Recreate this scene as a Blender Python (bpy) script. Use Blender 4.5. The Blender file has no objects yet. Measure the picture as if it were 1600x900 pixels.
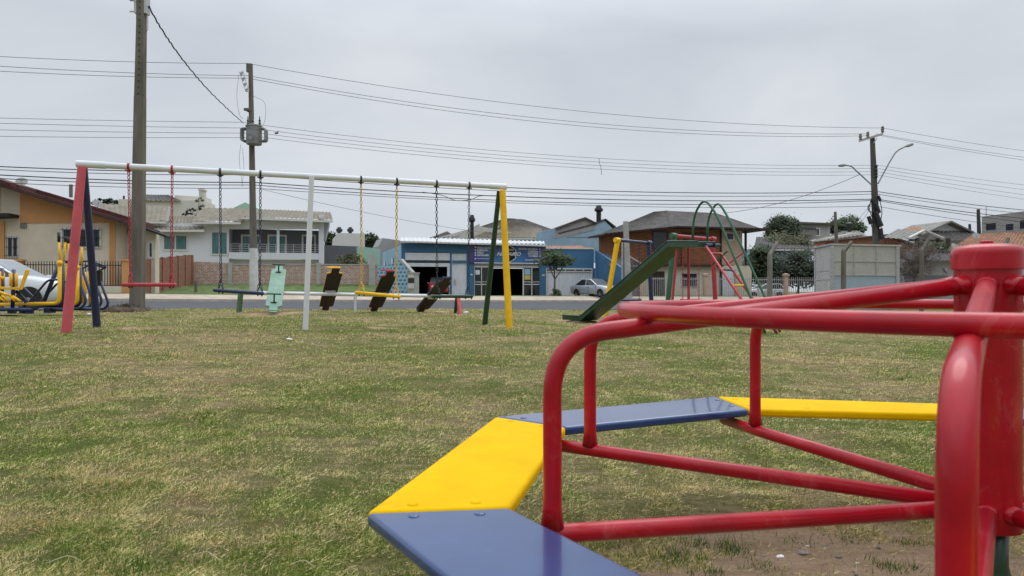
import bpy, math, random
import numpy as np
from mathutils import Vector, Matrix
random.seed(7); rng=np.random.default_rng(11)
S=bpy.context.scene; COL=S.collection
F=1067.0; HY=455.0; CZ=0.8
# ---------------------------------------------------------------- camera, sky, sun, exposure
cd=bpy.data.cameras.new('camera'); cam=bpy.data.objects.new('camera',cd); COL.objects.link(cam)
cam.location=(0,0,CZ); cam.rotation_euler=(math.radians(90),0,0)
cd.sensor_width=36; cd.lens=F*36/1600; cd.shift_y=5/1600; cd.clip_start=.05; cd.clip_end=2500
cd.dof.use_dof=True; cd.dof.focus_distance=7.0; cd.dof.aperture_fstop=8.5
S.camera=cam
W=bpy.data.worlds.new('World'); S.world=W; W.use_nodes=True
nt=W.node_tree; nt.nodes.clear()
def N(t,**k):
    n=nt.nodes.new(t)
    for a,b in k.items(): setattr(n,a,b)
    return n
L=lambda a,b: nt.links.new(a,b)
out=N('ShaderNodeOutputWorld'); bg=N('ShaderNodeBackground'); L(bg.outputs[0],out.inputs[0])
sky=N('ShaderNodeTexSky',sky_type='NISHITA',sun_disc=False); sky.sun_elevation=math.radians(55); sky.sun_rotation=math.radians(150)
tc=N('ShaderNodeTexCoord'); mp=N('ShaderNodeMapping'); mp.inputs['Scale'].default_value=(1,1,2.6)
L(tc.outputs['Generated'],mp.inputs[0])
nz=N('ShaderNodeTexNoise'); nz.inputs['Scale'].default_value=1.7; nz.inputs['Detail'].default_value=6; nz.inputs['Roughness'].default_value=.5; nz.inputs['Distortion'].default_value=.35
L(mp.outputs[0],nz.inputs[0])
rp=N('ShaderNodeValToRGB'); L(nz.outputs[0],rp.inputs[0])
rp.color_ramp.elements[0].position=.3; rp.color_ramp.elements[0].color=(4.9,5.42,6.15,1)
rp.color_ramp.elements[1].position=.7; rp.color_ramp.elements[1].color=(7.4,7.7,8.15,1)
sx=N('ShaderNodeSeparateXYZ'); L(tc.outputs['Generated'],sx.inputs[0])
mr=N('ShaderNodeMapRange'); L(sx.outputs[2],mr.inputs[0]); mr.inputs[1].default_value=.33; mr.inputs[2].default_value=1.0; mr.inputs[3].default_value=1.0; mr.inputs[4].default_value=3.0
my=N('ShaderNodeMapRange'); L(sx.outputs[1],my.inputs[0]); my.inputs[1].default_value=-.7; my.inputs[2].default_value=.25; my.inputs[3].default_value=.55; my.inputs[4].default_value=1.0  # added dim band low in the sky behind the camera, darkens paint reflections
mh=N('ShaderNodeMapRange'); L(sx.outputs[2],mh.inputs[0]); mh.inputs[1].default_value=.0; mh.inputs[2].default_value=.22; mh.inputs[3].default_value=1.09; mh.inputs[4].default_value=1.0
mk=N('ShaderNodeMath',operation='MULTIPLY'); L(mr.outputs[0],mk.inputs[0]); L(mh.outputs[0],mk.inputs[1])
mm_=N('ShaderNodeMath',operation='MULTIPLY'); mz=N('ShaderNodeMapRange'); L(sx.outputs[2],mz.inputs[0]); mz.inputs[1].default_value=.2; mz.inputs[2].default_value=.5
mq=N('ShaderNodeMix',data_type='FLOAT'); L(mz.outputs[0],mq.inputs[0]); L(my.outputs[0],mq.inputs[2]); mq.inputs[3].default_value=1.04
L(mk.outputs[0],mm_.inputs[0]); L(mq.outputs[0],mm_.inputs[1])
ml=N('ShaderNodeVectorMath',operation='SCALE'); L(rp.outputs[0],ml.inputs[0]); L(mm_.outputs[0],ml.inputs['Scale'])
mx=N('ShaderNodeMix',data_type='RGBA'); mx.inputs[0].default_value=.94; L(sky.outputs[0],mx.inputs[6]); L(ml.outputs[0],mx.inputs[7])
L(mx.outputs[2],bg.inputs[0]); bg.inputs[1].default_value=.098
sl=bpy.data.lights.new('sun','SUN'); so=bpy.data.objects.new('sun',sl); COL.objects.link(so)
sl.energy=.9; sl.angle=math.radians(40); sl.color=(1,.97,.93)
so.rotation_euler=(math.radians(35),0,math.radians(150)); so.location=(0,0,30)
S.view_settings.view_transform='Standard'; S.view_settings.look='None'; S.view_settings.exposure=0.0; S.view_settings.gamma=1
S.render.engine='CYCLES'
# ---------------------------------------------------------------- tools
def lin(h):
    if not isinstance(h,str): return tuple(h)
    h=h.lstrip('#'); c=[int(h[i:i+2],16)/255 for i in (0,2,4)]
    return tuple(x/12.92 if x<.04045 else ((x+.055)/1.055)**2.4 for x in c)
MATS={}
def mat(name,col,rough=.6,var=.12,scale=3.,bump=.0,bscale=40.,coat=0.,metal=0.,col2=None,stretch=(1,1,1),detail=4.,spec=.5,crough=.08,wear=None,wth=(.60,.68),wfac=.55,wscale=11.):
    if name in MATS: return MATS[name]
    m=bpy.data.materials.new(name); m.use_nodes=True; t=m.node_tree; p=t.nodes['Principled BSDF']
    c=lin(col); c2=lin(col2) if col2 else tuple(x*(1-var) for x in c); c1=c if col2 else tuple(min(1,x*(1+var)) for x in c)
    tcn=t.nodes.new('ShaderNodeTexCoord'); mpn=t.nodes.new('ShaderNodeMapping'); mpn.inputs['Scale'].default_value=stretch
    t.links.new(tcn.outputs['Object'],mpn.inputs[0])
    n=t.nodes.new('ShaderNodeTexNoise'); n.inputs['Scale'].default_value=scale; n.inputs['Detail'].default_value=detail; n.inputs['Roughness'].default_value=.62
    t.links.new(mpn.outputs[0],n.inputs[0])
    r=t.nodes.new('ShaderNodeValToRGB'); r.color_ramp.elements[0].position=.34; r.color_ramp.elements[1].position=.66
    r.color_ramp.elements[0].color=(*c2,1); r.color_ramp.elements[1].color=(*c1,1)
    t.links.new(n.outputs[0],r.inputs[0]); res=r.outputs[0]
    if wear:
        wn=t.nodes.new('ShaderNodeTexNoise'); wn.inputs['Scale'].default_value=wscale; wn.inputs['Detail'].default_value=12; wn.inputs['Roughness'].default_value=.78; wn.inputs['Distortion'].default_value=.6
        t.links.new(tcn.outputs['Object'],wn.inputs[0]); wr=t.nodes.new('ShaderNodeValToRGB'); wr.color_ramp.elements[0].position=wth[0]; wr.color_ramp.elements[1].position=wth[1]; wr.color_ramp.elements[1].color=(wfac,wfac,wfac,1)
        t.links.new(wn.outputs[0],wr.inputs[0]); wm=t.nodes.new('ShaderNodeMix'); wm.data_type='RGBA'; t.links.new(wr.outputs[0],wm.inputs[0]); t.links.new(res,wm.inputs[6]); wm.inputs[7].default_value=(*lin(wear),1); res=wm.outputs[2]
        rr_=t.nodes.new('ShaderNodeMapRange'); rr_.inputs[3].default_value=rough; rr_.inputs[4].default_value=min(1,rough+.5); t.links.new(wr.outputs[0],rr_.inputs[0]); t.links.new(rr_.outputs[0],p.inputs['Roughness'])
    t.links.new(res,p.inputs['Base Color'])
    p.inputs['Roughness'].default_value=rough; p.inputs['Metallic'].default_value=metal; p.inputs['Specular IOR Level'].default_value=spec
    p.inputs['Coat Weight'].default_value=coat; p.inputs['Coat Roughness'].default_value=crough
    if bump>0:
        n2=t.nodes.new('ShaderNodeTexNoise'); n2.inputs['Scale'].default_value=bscale; n2.inputs['Detail'].default_value=5
        t.links.new(mpn.outputs[0],n2.inputs[0])
        b=t.nodes.new('ShaderNodeBump'); b.inputs['Strength'].default_value=bump; b.inputs['Distance'].default_value=.02
        t.links.new(n2.outputs[0],b.inputs['Height']); t.links.new(b.outputs[0],p.inputs['Normal'])
    MATS[name]=m; return m
def brickmat(name,c1,c2,mortar,w=.22,h=.075,ms=.012,flake=None,rough=.85):
    m=bpy.data.materials.new(name); m.use_nodes=True; t=m.node_tree; p=t.nodes['Principled BSDF']; p.inputs['Roughness'].default_value=rough
    tcn=t.nodes.new('ShaderNodeTexCoord'); s=t.nodes.new('ShaderNodeSeparateXYZ'); cb=t.nodes.new('ShaderNodeCombineXYZ')
    ad=t.nodes.new('ShaderNodeMath'); ad.operation='ADD'
    t.links.new(tcn.outputs['Object'],s.inputs[0]); t.links.new(s.outputs[0],ad.inputs[0]); t.links.new(s.outputs[1],ad.inputs[1])
    t.links.new(ad.outputs[0],cb.inputs[0]); t.links.new(s.outputs[2],cb.inputs[1])
    b=t.nodes.new('ShaderNodeTexBrick'); t.links.new(cb.outputs[0],b.inputs['Vector'])
    b.inputs['Color1'].default_value=(*lin(c1),1); b.inputs['Color2'].default_value=(*lin(c2),1); b.inputs['Mortar'].default_value=(*lin(mortar),1)
    b.inputs['Scale'].default_value=1; b.inputs['Brick Width'].default_value=w; b.inputs['Row Height'].default_value=h; b.inputs['Mortar Size'].default_value=ms; b.inputs['Bias'].default_value=-.1
    res=b.outputs[0]
    if flake:
        n=t.nodes.new('ShaderNodeTexNoise'); n.inputs['Scale'].default_value=3.6; n.inputs['Detail'].default_value=9; n.inputs['Roughness'].default_value=.8
        t.links.new(tcn.outputs['Object'],n.inputs[0])
        r=t.nodes.new('ShaderNodeValToRGB'); r.color_ramp.elements[0].position=.495; r.color_ramp.elements[1].position=.57
        r.color_ramp.elements[1].color=(.8,.8,.8,1)
        t.links.new(n.outputs[0],r.inputs[0]); x=t.nodes.new('ShaderNodeMix'); x.data_type='RGBA'
        t.links.new(r.outputs[0],x.inputs[0]); t.links.new(res,x.inputs[6]); x.inputs[7].default_value=(*lin(flake),1); res=x.outputs[2]
    t.links.new(res,p.inputs['Base Color'])
    bp=t.nodes.new('ShaderNodeBump'); bp.inputs['Strength'].default_value=.6; bp.inputs['Distance'].default_value=.02; bp.invert=True
    t.links.new(b.outputs['Fac'],bp.inputs['Height']); t.links.new(bp.outputs[0],p.inputs['Normal'])
    MATS[name]=m; return m
def glassmat(name,col,rough=.08):
    m=mat(name,col,rough,var=.35,scale=1.3,coat=.6); return m

class MB:
    def __init__(s): s.v=[]; s.f=[]
    def add(s,vs,fs):
        o=len(s.v); s.v+= [tuple(v) for v in vs]; s.f+=[tuple(i+o for i in f) for f in fs]; return s
    def hexa(s,b,t):
        n=len(b); f=[tuple(range(n))[::-1],tuple(range(n,2*n))]+[(i,(i+1)%n,n+(i+1)%n,n+i) for i in range(n)]
        return s.add(list(b)+list(t),f)
    def box(s,c,d,rz=0.,rx=0.,ry=0.):
        M=Matrix.Translation(c)@Matrix.Rotation(rz,4,'Z')@Matrix.Rotation(rx,4,'X')@Matrix.Rotation(ry,4,'Y')
        x,y,z=[a/2 for a in d]
        q=[M@Vector(p) for p in ((-x,-y,-z),(x,-y,-z),(x,y,-z),(-x,y,-z),(-x,-y,z),(x,-y,z),(x,y,z),(-x,y,z))]
        return s.hexa(q[:4],q[4:])
    def ext(s,poly,vec):
        vec=Vector(vec); a=[Vector(p) for p in poly]; return s.hexa(a,[p+vec for p in a])
    def slab(s,q,th): return s.ext([Vector(p)-Vector((0,0,th)) for p in q],(0,0,th))
    def tube(s,pts,r,seg=12,closed=False,caps=True):
        P=[Vector(p) for p in pts]; n=len(P); R=r if hasattr(r,'__len__') else [r]*n
        up=None; rings=[]
        for i in range(n):
            if closed: t=(P[(i+1)%n]-P[i-1])
            else: t=P[min(i+1,n-1)]-P[max(i-1,0)]
            t.normalize()
            if up is None:
                up=Vector((0,0,1)) if abs(t.z)<.9 else Vector((1,0,0))
            a=(up-t*up.dot(t)); 
            if a.length<1e-5: a=t.orthogonal()
            a.normalize(); b=t.cross(a); up=a
            # miter
            k=1.
            rings.append([P[i]+(a*math.cos(2*math.pi*j/seg)+b*math.sin(2*math.pi*j/seg))*R[i]*k for j in range(seg)])
        vs=[v for g in rings for v in g]; fs=[]
        for i in range(n if closed else n-1):
            i2=(i+1)%n
            for j in range(seg):
                j2=(j+1)%seg; fs.append((i*seg+j,i*seg+j2,i2*seg+j2,i2*seg+j))
        if caps and not closed: fs+= [tuple(range(seg))[::-1],tuple(range((n-1)*seg,n*seg))]
        return s.add(vs,fs)
    def lathe(s,prof,c=(0,0,0),seg=32):
        c=Vector(c); vs=[]; fs=[]; n=len(prof)
        for r,z in prof:
            for j in range(seg):
                a=2*math.pi*j/seg; vs.append(c+Vector((r*math.cos(a),r*math.sin(a),z)))
        for i in range(n-1):
            for j in range(seg):
                j2=(j+1)%seg; fs.append((i*seg+j,i*seg+j2,(i+1)*seg+j2,(i+1)*seg+j))
        fs+=[tuple(range(seg))[::-1],tuple(range((n-1)*seg,n*seg))]
        return s.add(vs,fs)
    def ball(s,c,r,seg=10,sc=(1,1,1)):
        c=Vector(c); vs=[];fs=[];m=seg//2+1
        for i in range(m+1):
            th=math.pi*i/m
            for j in range(seg):
                a=2*math.pi*j/seg; vs.append(c+Vector((r*sc[0]*math.sin(th)*math.cos(a),r*sc[1]*math.sin(th)*math.sin(a),r*sc[2]*math.cos(th))))
        for i in range(m):
            for j in range(seg):
                j2=(j+1)%seg; fs.append((i*seg+j,(i+1)*seg+j,(i+1)*seg+j2,i*seg+j2))
        return s.add(vs,fs)
    def corr(s,e0,e1,r1,r0,pitch=.25,amp=.03,thick=.0):
        """ribbed sheet: e0-e1 lower edge, r0-r1 upper edge, ribs run from lower to upper edge"""
        e0,e1,r1,r0=map(Vector,(e0,e1,r1,r0)); n=(e1-e0).cross(r0-e0).normalized()
        k=max(2,int((e1-e0).length/pitch)); m=k*4; vs=[];fs=[]
        for i in range(m+1):
            t=i/m; o=n*amp*math.cos(2*math.pi*t*k)
            vs+= [e0.lerp(e1,t)+o,r0.lerp(r1,t)+o]
        for i in range(m): fs.append((2*i,2*i+2,2*i+3,2*i+1))
        return s.add(vs,fs)
    def build(s,name,m,parent=None,smooth=False,bevel=0,bseg=2):
        me=bpy.data.meshes.new(name); M=Matrix.Identity(4)
        r=parent
        while r is not None and r.parent is not None: r=r.parent
        if r is not None: M=r.matrix_basis.inverted()
        me.from_pydata([M@Vector(v) for v in s.v],[],s.f); me.update()
        if smooth: 
            me.polygons.foreach_set('use_smooth',[True]*len(me.polygons))
        if isinstance(m,(list,tuple)):
            for q in m: me.materials.append(q)
        else: me.materials.append(m)
        o=bpy.data.objects.new(name,me); COL.objects.link(o)
        if parent is not None: o.parent=parent
        if bevel:
            b=o.modifiers.new('bevel','BEVEL'); b.width=bevel; b.segments=bseg; b.limit_method='ANGLE'; b.angle_limit=math.radians(40)
        if smooth=='edge':
            for e in me.edges: pass
            me.set_sharp_from_angle(angle=math.radians(40))
        return o
def tag(o,label=None,cat=None,group=None,kind=None):
    for k,v in (('label',label),('category',cat),('group',group),('kind',kind)):
        if v: o[k]=v
    return o
def thing(name,label,cat,loc=(0,0,0),rz=0.,group=None):
    o=bpy.data.objects.new(name,None); COL.objects.link(o); o.location=loc; o.rotation_euler=(0,0,rz); o.empty_display_size=.2
    # matrix_basis for inversion
    return tag(o,label,cat,group)
def copytree(o,parent=None):
    c=o.copy(); COL.objects.link(c)
    if parent is not None: c.parent=parent
    for ch in list(o.children): copytree(ch,c)
    return c
def P(px,py,Y): return Vector(((px-800)/F*Y,Y,CZ+(HY-py)/F*Y))
def spline(pts,n=6):
    P_=[Vector(p) for p in pts]; o=[]
    for i in range(len(P_)-1):
        p0=P_[max(i-1,0)];p1=P_[i];p2=P_[i+1];p3=P_[min(i+2,len(P_)-1)]
        for k in range(n):
            t=k/n; o.append(.5*((2*p1)+(p2-p0)*t+(2*p0-5*p1+4*p2-p3)*t*t+(3*p1-p0-3*p2+p3)*t**3))
    o.append(P_[-1]); return o
def fillet(pts,r,n=6):
    P_=[Vector(p) for p in pts]; o=[P_[0]]
    for i in range(1,len(P_)-1):
        a=(P_[i-1]-P_[i]);b=(P_[i+1]-P_[i]); rr=min(r,a.length*.48,b.length*.48)
        A=P_[i]+a.normalized()*rr; B=P_[i]+b.normalized()*rr
        for k in range(n+1):
            t=k/n; o.append(A*(1-t)**2+P_[i]*2*t*(1-t)+B*t*t)
    o.append(P_[-1]); return o
class Fac:
    def __init__(s,pa,Ya,pb,Yb):
        s.A=Vector(((pa-800)/F*Ya,Ya)); B=Vector(((pb-800)/F*Yb,Yb)); s.t=(B-s.A).normalized(); s.n=Vector((s.t.y,-s.t.x)); s.ang=math.atan2(s.t.y,s.t.x)
    def sz(s,px,py):
        u=(px-800)/F # (u*Y,Y)=A+t*q
        Y=(s.A.x*s.t.y-s.A.y*s.t.x)/(u*s.t.y-s.t.x)
        q=(Vector((u*Y,Y))-s.A).dot(s.t); return q,CZ+(HY-py)/F*Y
    def w(s,q,z,o=0.):
        p=s.A+s.t*q+s.n*o; return Vector((p.x,p.y,z))
    def P(s,px,py,o=0.): return s.w(*s.sz(px,py),o)
    def box(s,mb,x0,y0,x1,y1,o0,o1):
        xm=(x0+x1)/2; q0=s.sz(x0,y0)[0]; q1=s.sz(x1,y0)[0]; z0=s.sz(xm,y1)[1]; z1=s.sz(xm,y0)[1]
        return s.bq(mb,q0,z0,q1,z1,o0,o1)
    def bq(s,mb,q0,z0,q1,z1,o0,o1):
        return mb.hexa([s.w(q0,z0,o1),s.w(q1,z0,o1),s.w(q1,z0,o0),s.w(q0,z0,o0)],[s.w(q0,z1,o1),s.w(q1,z1,o1),s.w(q1,z1,o0),s.w(q0,z1,o0)])
    def poly(s,mb,pts,o0,o1):
        a=[s.P(x,y,o1) for x,y in pts]; b=[s.P(x,y,o0) for x,y in pts]; return mb.hexa(a,b)
    def thing(s,name,label,cat,px=None,group=None):
        q=s.sz(px if px is not None else 800,HY)[0] if px is not None else 0
        p=s.w(q,G(*s.w(q,0)[:2])); return thing(name,label,cat,p,s.ang,group)
    def win(s,par,x0,y0,x1,y1,fm,gm,nx=1,ny=1,fw=.07,o=0.,name='window',bars=0):
        xm=(x0+x1)/2; q0=s.sz(x0,y0)[0]; q1=s.sz(x1,y0)[0]; z0=s.sz(xm,y1)[1]; z1=s.sz(xm,y0)[1]
        f=MB(); s.bq(f,q0,z0,q0+fw,z1,o,o+.06); s.bq(f,q1-fw,z0,q1,z1,o,o+.06)
        s.bq(f,q0+fw,z0,q1-fw,z0+fw,o,o+.06); s.bq(f,q0+fw,z1-fw,q1-fw,z1,o,o+.06)
        for i in range(1,nx):
            q=q0+(q1-q0)*i/nx; s.bq(f,q-fw*.4,z0+fw,q+fw*.4,z1-fw,o,o+.05)
        for i in range(1,ny):
            z=z0+(z1-z0)*i/ny; s.bq(f,q0+fw,z-fw*.4,q1-fw,z+fw*.4,o,o+.045)
        w=f.build(name,fm,par)
        g=MB(); s.bq(g,q0+fw*.5,z0+fw*.5,q1-fw*.5,z1-fw*.5,o-.02,o+.02); g.build('pane',gm,w)
        if bars:
            b=MB()
            for i in range(bars):
                q=q0+(q1-q0)*(i+.5)/bars; b.tube([s.w(q,z0,o+.1),s.w(q,z1,o+.1)],.012,4)
            for k in (.1,.5,.9):
                z=z0+(z1-z0)*k; b.tube([s.w(q0,z,o+.1),s.w(q1,z,o+.1)],.012,4)
            b.build('window_bars',M_['black'],w)
        return w
# ---------------------------------------------------------------- terrain height
cols=[(-.75,[(4,-.78),(9,-.55),(14,-.47),(20,-.58),(30,-.45),(36,-.26),(60,-.2)]),
 (-.55,[(4,-.77),(9.5,-.535),(18,-.54),(24,-.65),(33,-.47),(38,-.36),(60,-.3)]),
 (-.29,[(4,-.775),(10.5,-.575),(16,-.47),(30,-.82),(40,-.60),(45,-.44),(60,-.4)]),
 (0,[(4,-.78),(11.2,-.585),(18,-.58),(37,-1.0),(48,-.74),(56,-.5),(62,-.45)]),
 (.1,[(4,-.79),(11,-.62),(15,-.70),(39,-1.08),(50,-.77),(58,-.52),(64,-.5)]),
 (.375,[(4,-.8),(11.5,-.74),(18,-.8),(45,-1.2),(57,-.85),(62,-.72),(70,-.7)]),
 (.75,[(4,-.8),(12,-.75),(18,-.8),(50,-1.4),(66,-1.0),(70,-.85),(80,-.8)])]
CU=np.array([c[0] for c in cols])
def Gn(X,Y):
    X=np.asarray(X,float);Y=np.asarray(Y,float)
    Yc=np.maximum(Y,3.0); u=np.clip(X/Yc,-.75,.75)
    H=np.array([np.interp(Yc,[p[0] for p in c[1]],[p[1] for p in c[1]]) for c in cols])
    r=np.zeros_like(Yc)
    for i in range(len(CU)-1):
        a,b=CU[i],CU[i+1]; m=(u>=a)&(u<=b); t=(u-a)/(b-a); v=H[i]*(1-t)+H[i+1]*t; r=np.where(m,v,r)
    return r+CZ
def G(x,y): return float(Gn(x,y))
def onground(px,Y): 
    x=(px-800)/F*Y; return Vector((x,Y,G(x,Y)))
nearP=[(-16.5*20/22-.0,20.3),(-13.2,24),(-8.7,30),(0,37),(3.9,39),(16.9,45),(36,51),(60,58)]
farP=[(-22.5,30),(-18.2,33),(-11.6,40),(0,48),(5,50),(21.4,57),(49.5,66),(80,76)]
def ip(pl,x):
    xs=np.array([p[0] for p in pl]);ys=np.array([p[1] for p in pl]); x=np.asarray(x,float); y=np.interp(x,xs,ys)
    y=np.where(x<xs[0],ys[0]+(x-xs[0])*(ys[1]-ys[0])/(xs[1]-xs[0])*.8,y)
    y=np.where(x>xs[-1],ys[-1]+(x-xs[-1])*(ys[-1]-ys[-2])/(xs[-1]-xs[-2]),y); return y
nearY=lambda x: ip(nearP,x); farY=lambda x: ip(farP,x)
def vnoise(x,y,seed):
    r=np.random.default_rng(seed); T=r.random((256,256)); xi=np.floor(x).astype(int);yi=np.floor(y).astype(int);fx=x-xi;fy=y-yi
    fx=fx*fx*(3-2*fx);fy=fy*fy*(3-2*fy); a=T[xi%256,yi%256];b=T[(xi+1)%256,yi%256];c=T[xi%256,(yi+1)%256];d=T[(xi+1)%256,(yi+1)%256]
    return (a*(1-fx)+b*fx)*(1-fy)+(c*(1-fx)+d*fx)*fy-.5
def bumps(X,Y):
    a=np.clip(1-(Y-20)/10,0,1)
    return (vnoise(X*1.1,Y*1.1,1)*.055+vnoise(X*3.1,Y*3.1,2)*.038+vnoise(X*7,Y*7,3)*.018)*a
# ---------------------------------------------------------------- ground material
SPOTS=[(-5.35,9.85,.28),(-2.1,10.9,.18),(-.15,11.4,.16),(-5.1,15.0,.5),(-4.6,17.3,.5),(-3.3,17.6,.5),(-2.3,18.,.5),(1.5,15.2,.4)]
def groundcolor(t,blades=False):
    nd=t.nodes; lk=t.links
    tcn=nd.new('ShaderNodeTexCoord')
    def noise(sc,det=5,ro=.6,stretch=None,off=0):
        mpn=nd.new('ShaderNodeMapping'); mpn.inputs['Scale'].default_value=stretch or (1,1,0.01); mpn.inputs['Location'].default_value=(off,off,0)
        lk.new(tcn.outputs['Object'],mpn.inputs[0]); n=nd.new('ShaderNodeTexNoise'); n.inputs['Scale'].default_value=sc; n.inputs['Detail'].default_value=det; n.inputs['Roughness'].default_value=ro
        lk.new(mpn.outputs[0],n.inputs[0]); return n.outputs[0]
    def mix(f,a,b):
        x=nd.new('ShaderNodeMix'); x.data_type='RGBA'
        for s,v in ((0,f),(6,a),(7,b)):
            if isinstance(v,tuple): x.inputs[s].default_value=(*v,1) if len(v)==3 else v
            elif isinstance(v,(int,float)): x.inputs[s].default_value=v
            else: lk.new(v,x.inputs[s])
        return x.outputs[2]
    def mr(v,a,b,c=0.,d=1.):
        x=nd.new('ShaderNodeMapRange'); lk.new(v,x.inputs[0])
        for i,q in enumerate((a,b,c,d)): x.inputs[i+1].default_value=q
        return x.outputs[0]
    def ma(op,a,b):
        x=nd.new('ShaderNodeMath'); x.operation=op
        for i,v in enumerate((a,b)):
            if isinstance(v,(int,float)): x.inputs[i].default_value=v
            else: lk.new(v,x.inputs[i])
        return x.outputs[0]
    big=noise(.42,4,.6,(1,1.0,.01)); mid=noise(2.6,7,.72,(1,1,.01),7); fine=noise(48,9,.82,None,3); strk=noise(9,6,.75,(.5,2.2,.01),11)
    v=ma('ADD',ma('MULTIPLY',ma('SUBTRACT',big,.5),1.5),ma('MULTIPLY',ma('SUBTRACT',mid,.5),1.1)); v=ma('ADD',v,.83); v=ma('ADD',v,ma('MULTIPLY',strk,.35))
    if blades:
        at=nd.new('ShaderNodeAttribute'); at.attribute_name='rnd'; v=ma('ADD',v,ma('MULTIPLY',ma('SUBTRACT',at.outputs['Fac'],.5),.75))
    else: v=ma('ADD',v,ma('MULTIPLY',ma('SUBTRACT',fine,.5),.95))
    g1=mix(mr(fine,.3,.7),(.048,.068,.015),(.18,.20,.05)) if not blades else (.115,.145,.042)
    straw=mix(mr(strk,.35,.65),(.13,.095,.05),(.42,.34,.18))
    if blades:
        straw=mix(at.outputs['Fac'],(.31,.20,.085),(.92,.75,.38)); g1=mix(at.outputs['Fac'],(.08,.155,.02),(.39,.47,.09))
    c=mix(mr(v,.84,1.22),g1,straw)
    if not blades:
        soil=noise(3.1,5,.65,None,31); c=mix(mr(soil,.57,.68,0,.7),c,(.26,.16,.095))
        # worn soil round the merry-go-round
        sp=nd.new('ShaderNodeSeparateXYZ'); lk.new(tcn.outputs['Object'],sp.inputs[0])
        dx=ma('SUBTRACT',sp.outputs[0],.98); dy=ma('SUBTRACT',sp.outputs[1],1.45)
        d=ma('SQRT',ma('ADD',ma('MULTIPLY',dx,dx),ma('MULTIPLY',dy,dy)),0)
        d=ma('ADD',d,ma('MULTIPLY',ma('SUBTRACT',mid,.5),.9)); d=ma('ADD',d,ma('MULTIPLY',ma('SUBTRACT',fine,.5),.35))
        dirt=mix(mr(strk,.3,.7),(.38,.25,.155),(.62,.44,.30)); dirt=mix(mr(fine,.54,.68),dirt,(.11,.07,.045))
        c=mix(mr(d,.90,1.06,1,0),c,dirt)
        dn=None
        for sx_,sy_,sr in SPOTS:
            ex=ma('MULTIPLY',ma('SUBTRACT',sp.outputs[0],sx_),1/sr/1.7); ey=ma('MULTIPLY',ma('SUBTRACT',sp.outputs[1],sy_),1/sr); e=ma('SQRT',ma('ADD',ma('MULTIPLY',ex,ex),ma('MULTIPLY',ey,ey)),0); dn=e if dn is None else ma('MINIMUM',dn,e)
        dn=ma('ADD',dn,ma('MULTIPLY',ma('SUBTRACT',mid,.5),1.6)); c=mix(mr(dn,.6,1.15,.8,0),c,dirt)
    return c,fine,strk
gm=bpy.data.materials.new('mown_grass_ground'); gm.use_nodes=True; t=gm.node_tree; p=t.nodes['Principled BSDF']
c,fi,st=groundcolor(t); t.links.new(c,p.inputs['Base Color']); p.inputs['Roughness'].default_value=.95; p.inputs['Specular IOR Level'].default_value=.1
b=t.nodes.new('ShaderNodeBump'); b.inputs['Strength'].default_value=.9; b.inputs['Distance'].default_value=.03; t.links.new(fi,b.inputs['Height']); t.links.new(b.outputs[0],p.inputs['Normal'])
bm_=bpy.data.materials.new('grass_blades'); bm_.use_nodes=True; t=bm_.node_tree; p=t.nodes['Principled BSDF']
c,_,_=groundcolor(t,True); t.links.new(c,p.inputs['Base Color']); p.inputs['Roughness'].default_value=.7; p.inputs['Specular IOR Level'].default_value=.2
tl_=t.nodes.new('ShaderNodeBsdfTranslucent'); t.links.new(c,tl_.inputs[0]); mxs=t.nodes.new('ShaderNodeMixShader'); mxs.inputs[0].default_value=.15; t.links.new(p.outputs[0],mxs.inputs[1]); t.links.new(tl_.outputs[0],mxs.inputs[2]); t.links.new(mxs.outputs[0],t.nodes['Material Output'].inputs[0])
M_={}
def dm(k,*a,**kw): M_[k]=mat(k,*a,**kw)
dm('black',(.012,.012,.013),.5); dm('red_paint',(.41,.003,.013),.38,var=.16,scale=9,spec=.25,coat=.38,wear=(.52,.10,.09),wth=(.56,.68),wfac=.6,wscale=9,bump=.05,bscale=30,crough=.13)
dm('red_matte',(.42,.03,.045),.5,var=.2,scale=6,coat=.2); dm('red_faded',(.55,.085,.10),.55,var=.15,scale=3)
dm('navy',(.010,.018,.075),.4,coat=.4,var=.3,scale=4); dm('navy_dull',(.02,.035,.10),.5,var=.3,scale=4)
dm('yellow',(.90,.50,.0),.45,coat=.1,spec=.35,var=.08,scale=5,bump=.04,bscale=20); dm('yellow_plank',(.78,.465,.0),.6,wear=(.36,.25,.08),wth=(.58,.70),wfac=.65,wscale=7,coat=.0,spec=.05,var=.07,scale=7,bump=.12,bscale=26,stretch=(1,1,1),crough=.25)
dm('blue_plank',(.014,.055,.18),.22,wear=(.10,.13,.22),wth=(.62,.70),wfac=.5,wscale=13,coat=.6,var=.12,scale=6,bump=.03,bscale=18,crough=.05)
dm('dark_green',(.008,.048,.021),.4,coat=.35,var=.25,scale=4); dm('mid_green',(.02,.11,.05),.45,coat=.2,var=.25)
dm('faded_green',(.08,.15,.075),.6,var=.25); dm('mint_board',(.18,.31,.225),.6,var=.15,scale=6); dm('white_paint',(.74,.76,.78),.45,var=.05,scale=2,coat=.1)
dm('chain_yellow',(.65,.42,.05),.5,var=.3,scale=30); dm('chain_red',(.38,.015,.03),.5,var=.3,scale=30); dm('chain_navy',(.015,.02,.06),.5,var=.3,scale=30); dm('chain_green',(.01,.03,.015),.5,var=.4,scale=30)
dm('old_wood',(.035,.022,.016),.8,var=.5,scale=5,stretch=(6,6,1),bump=.3)
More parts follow.
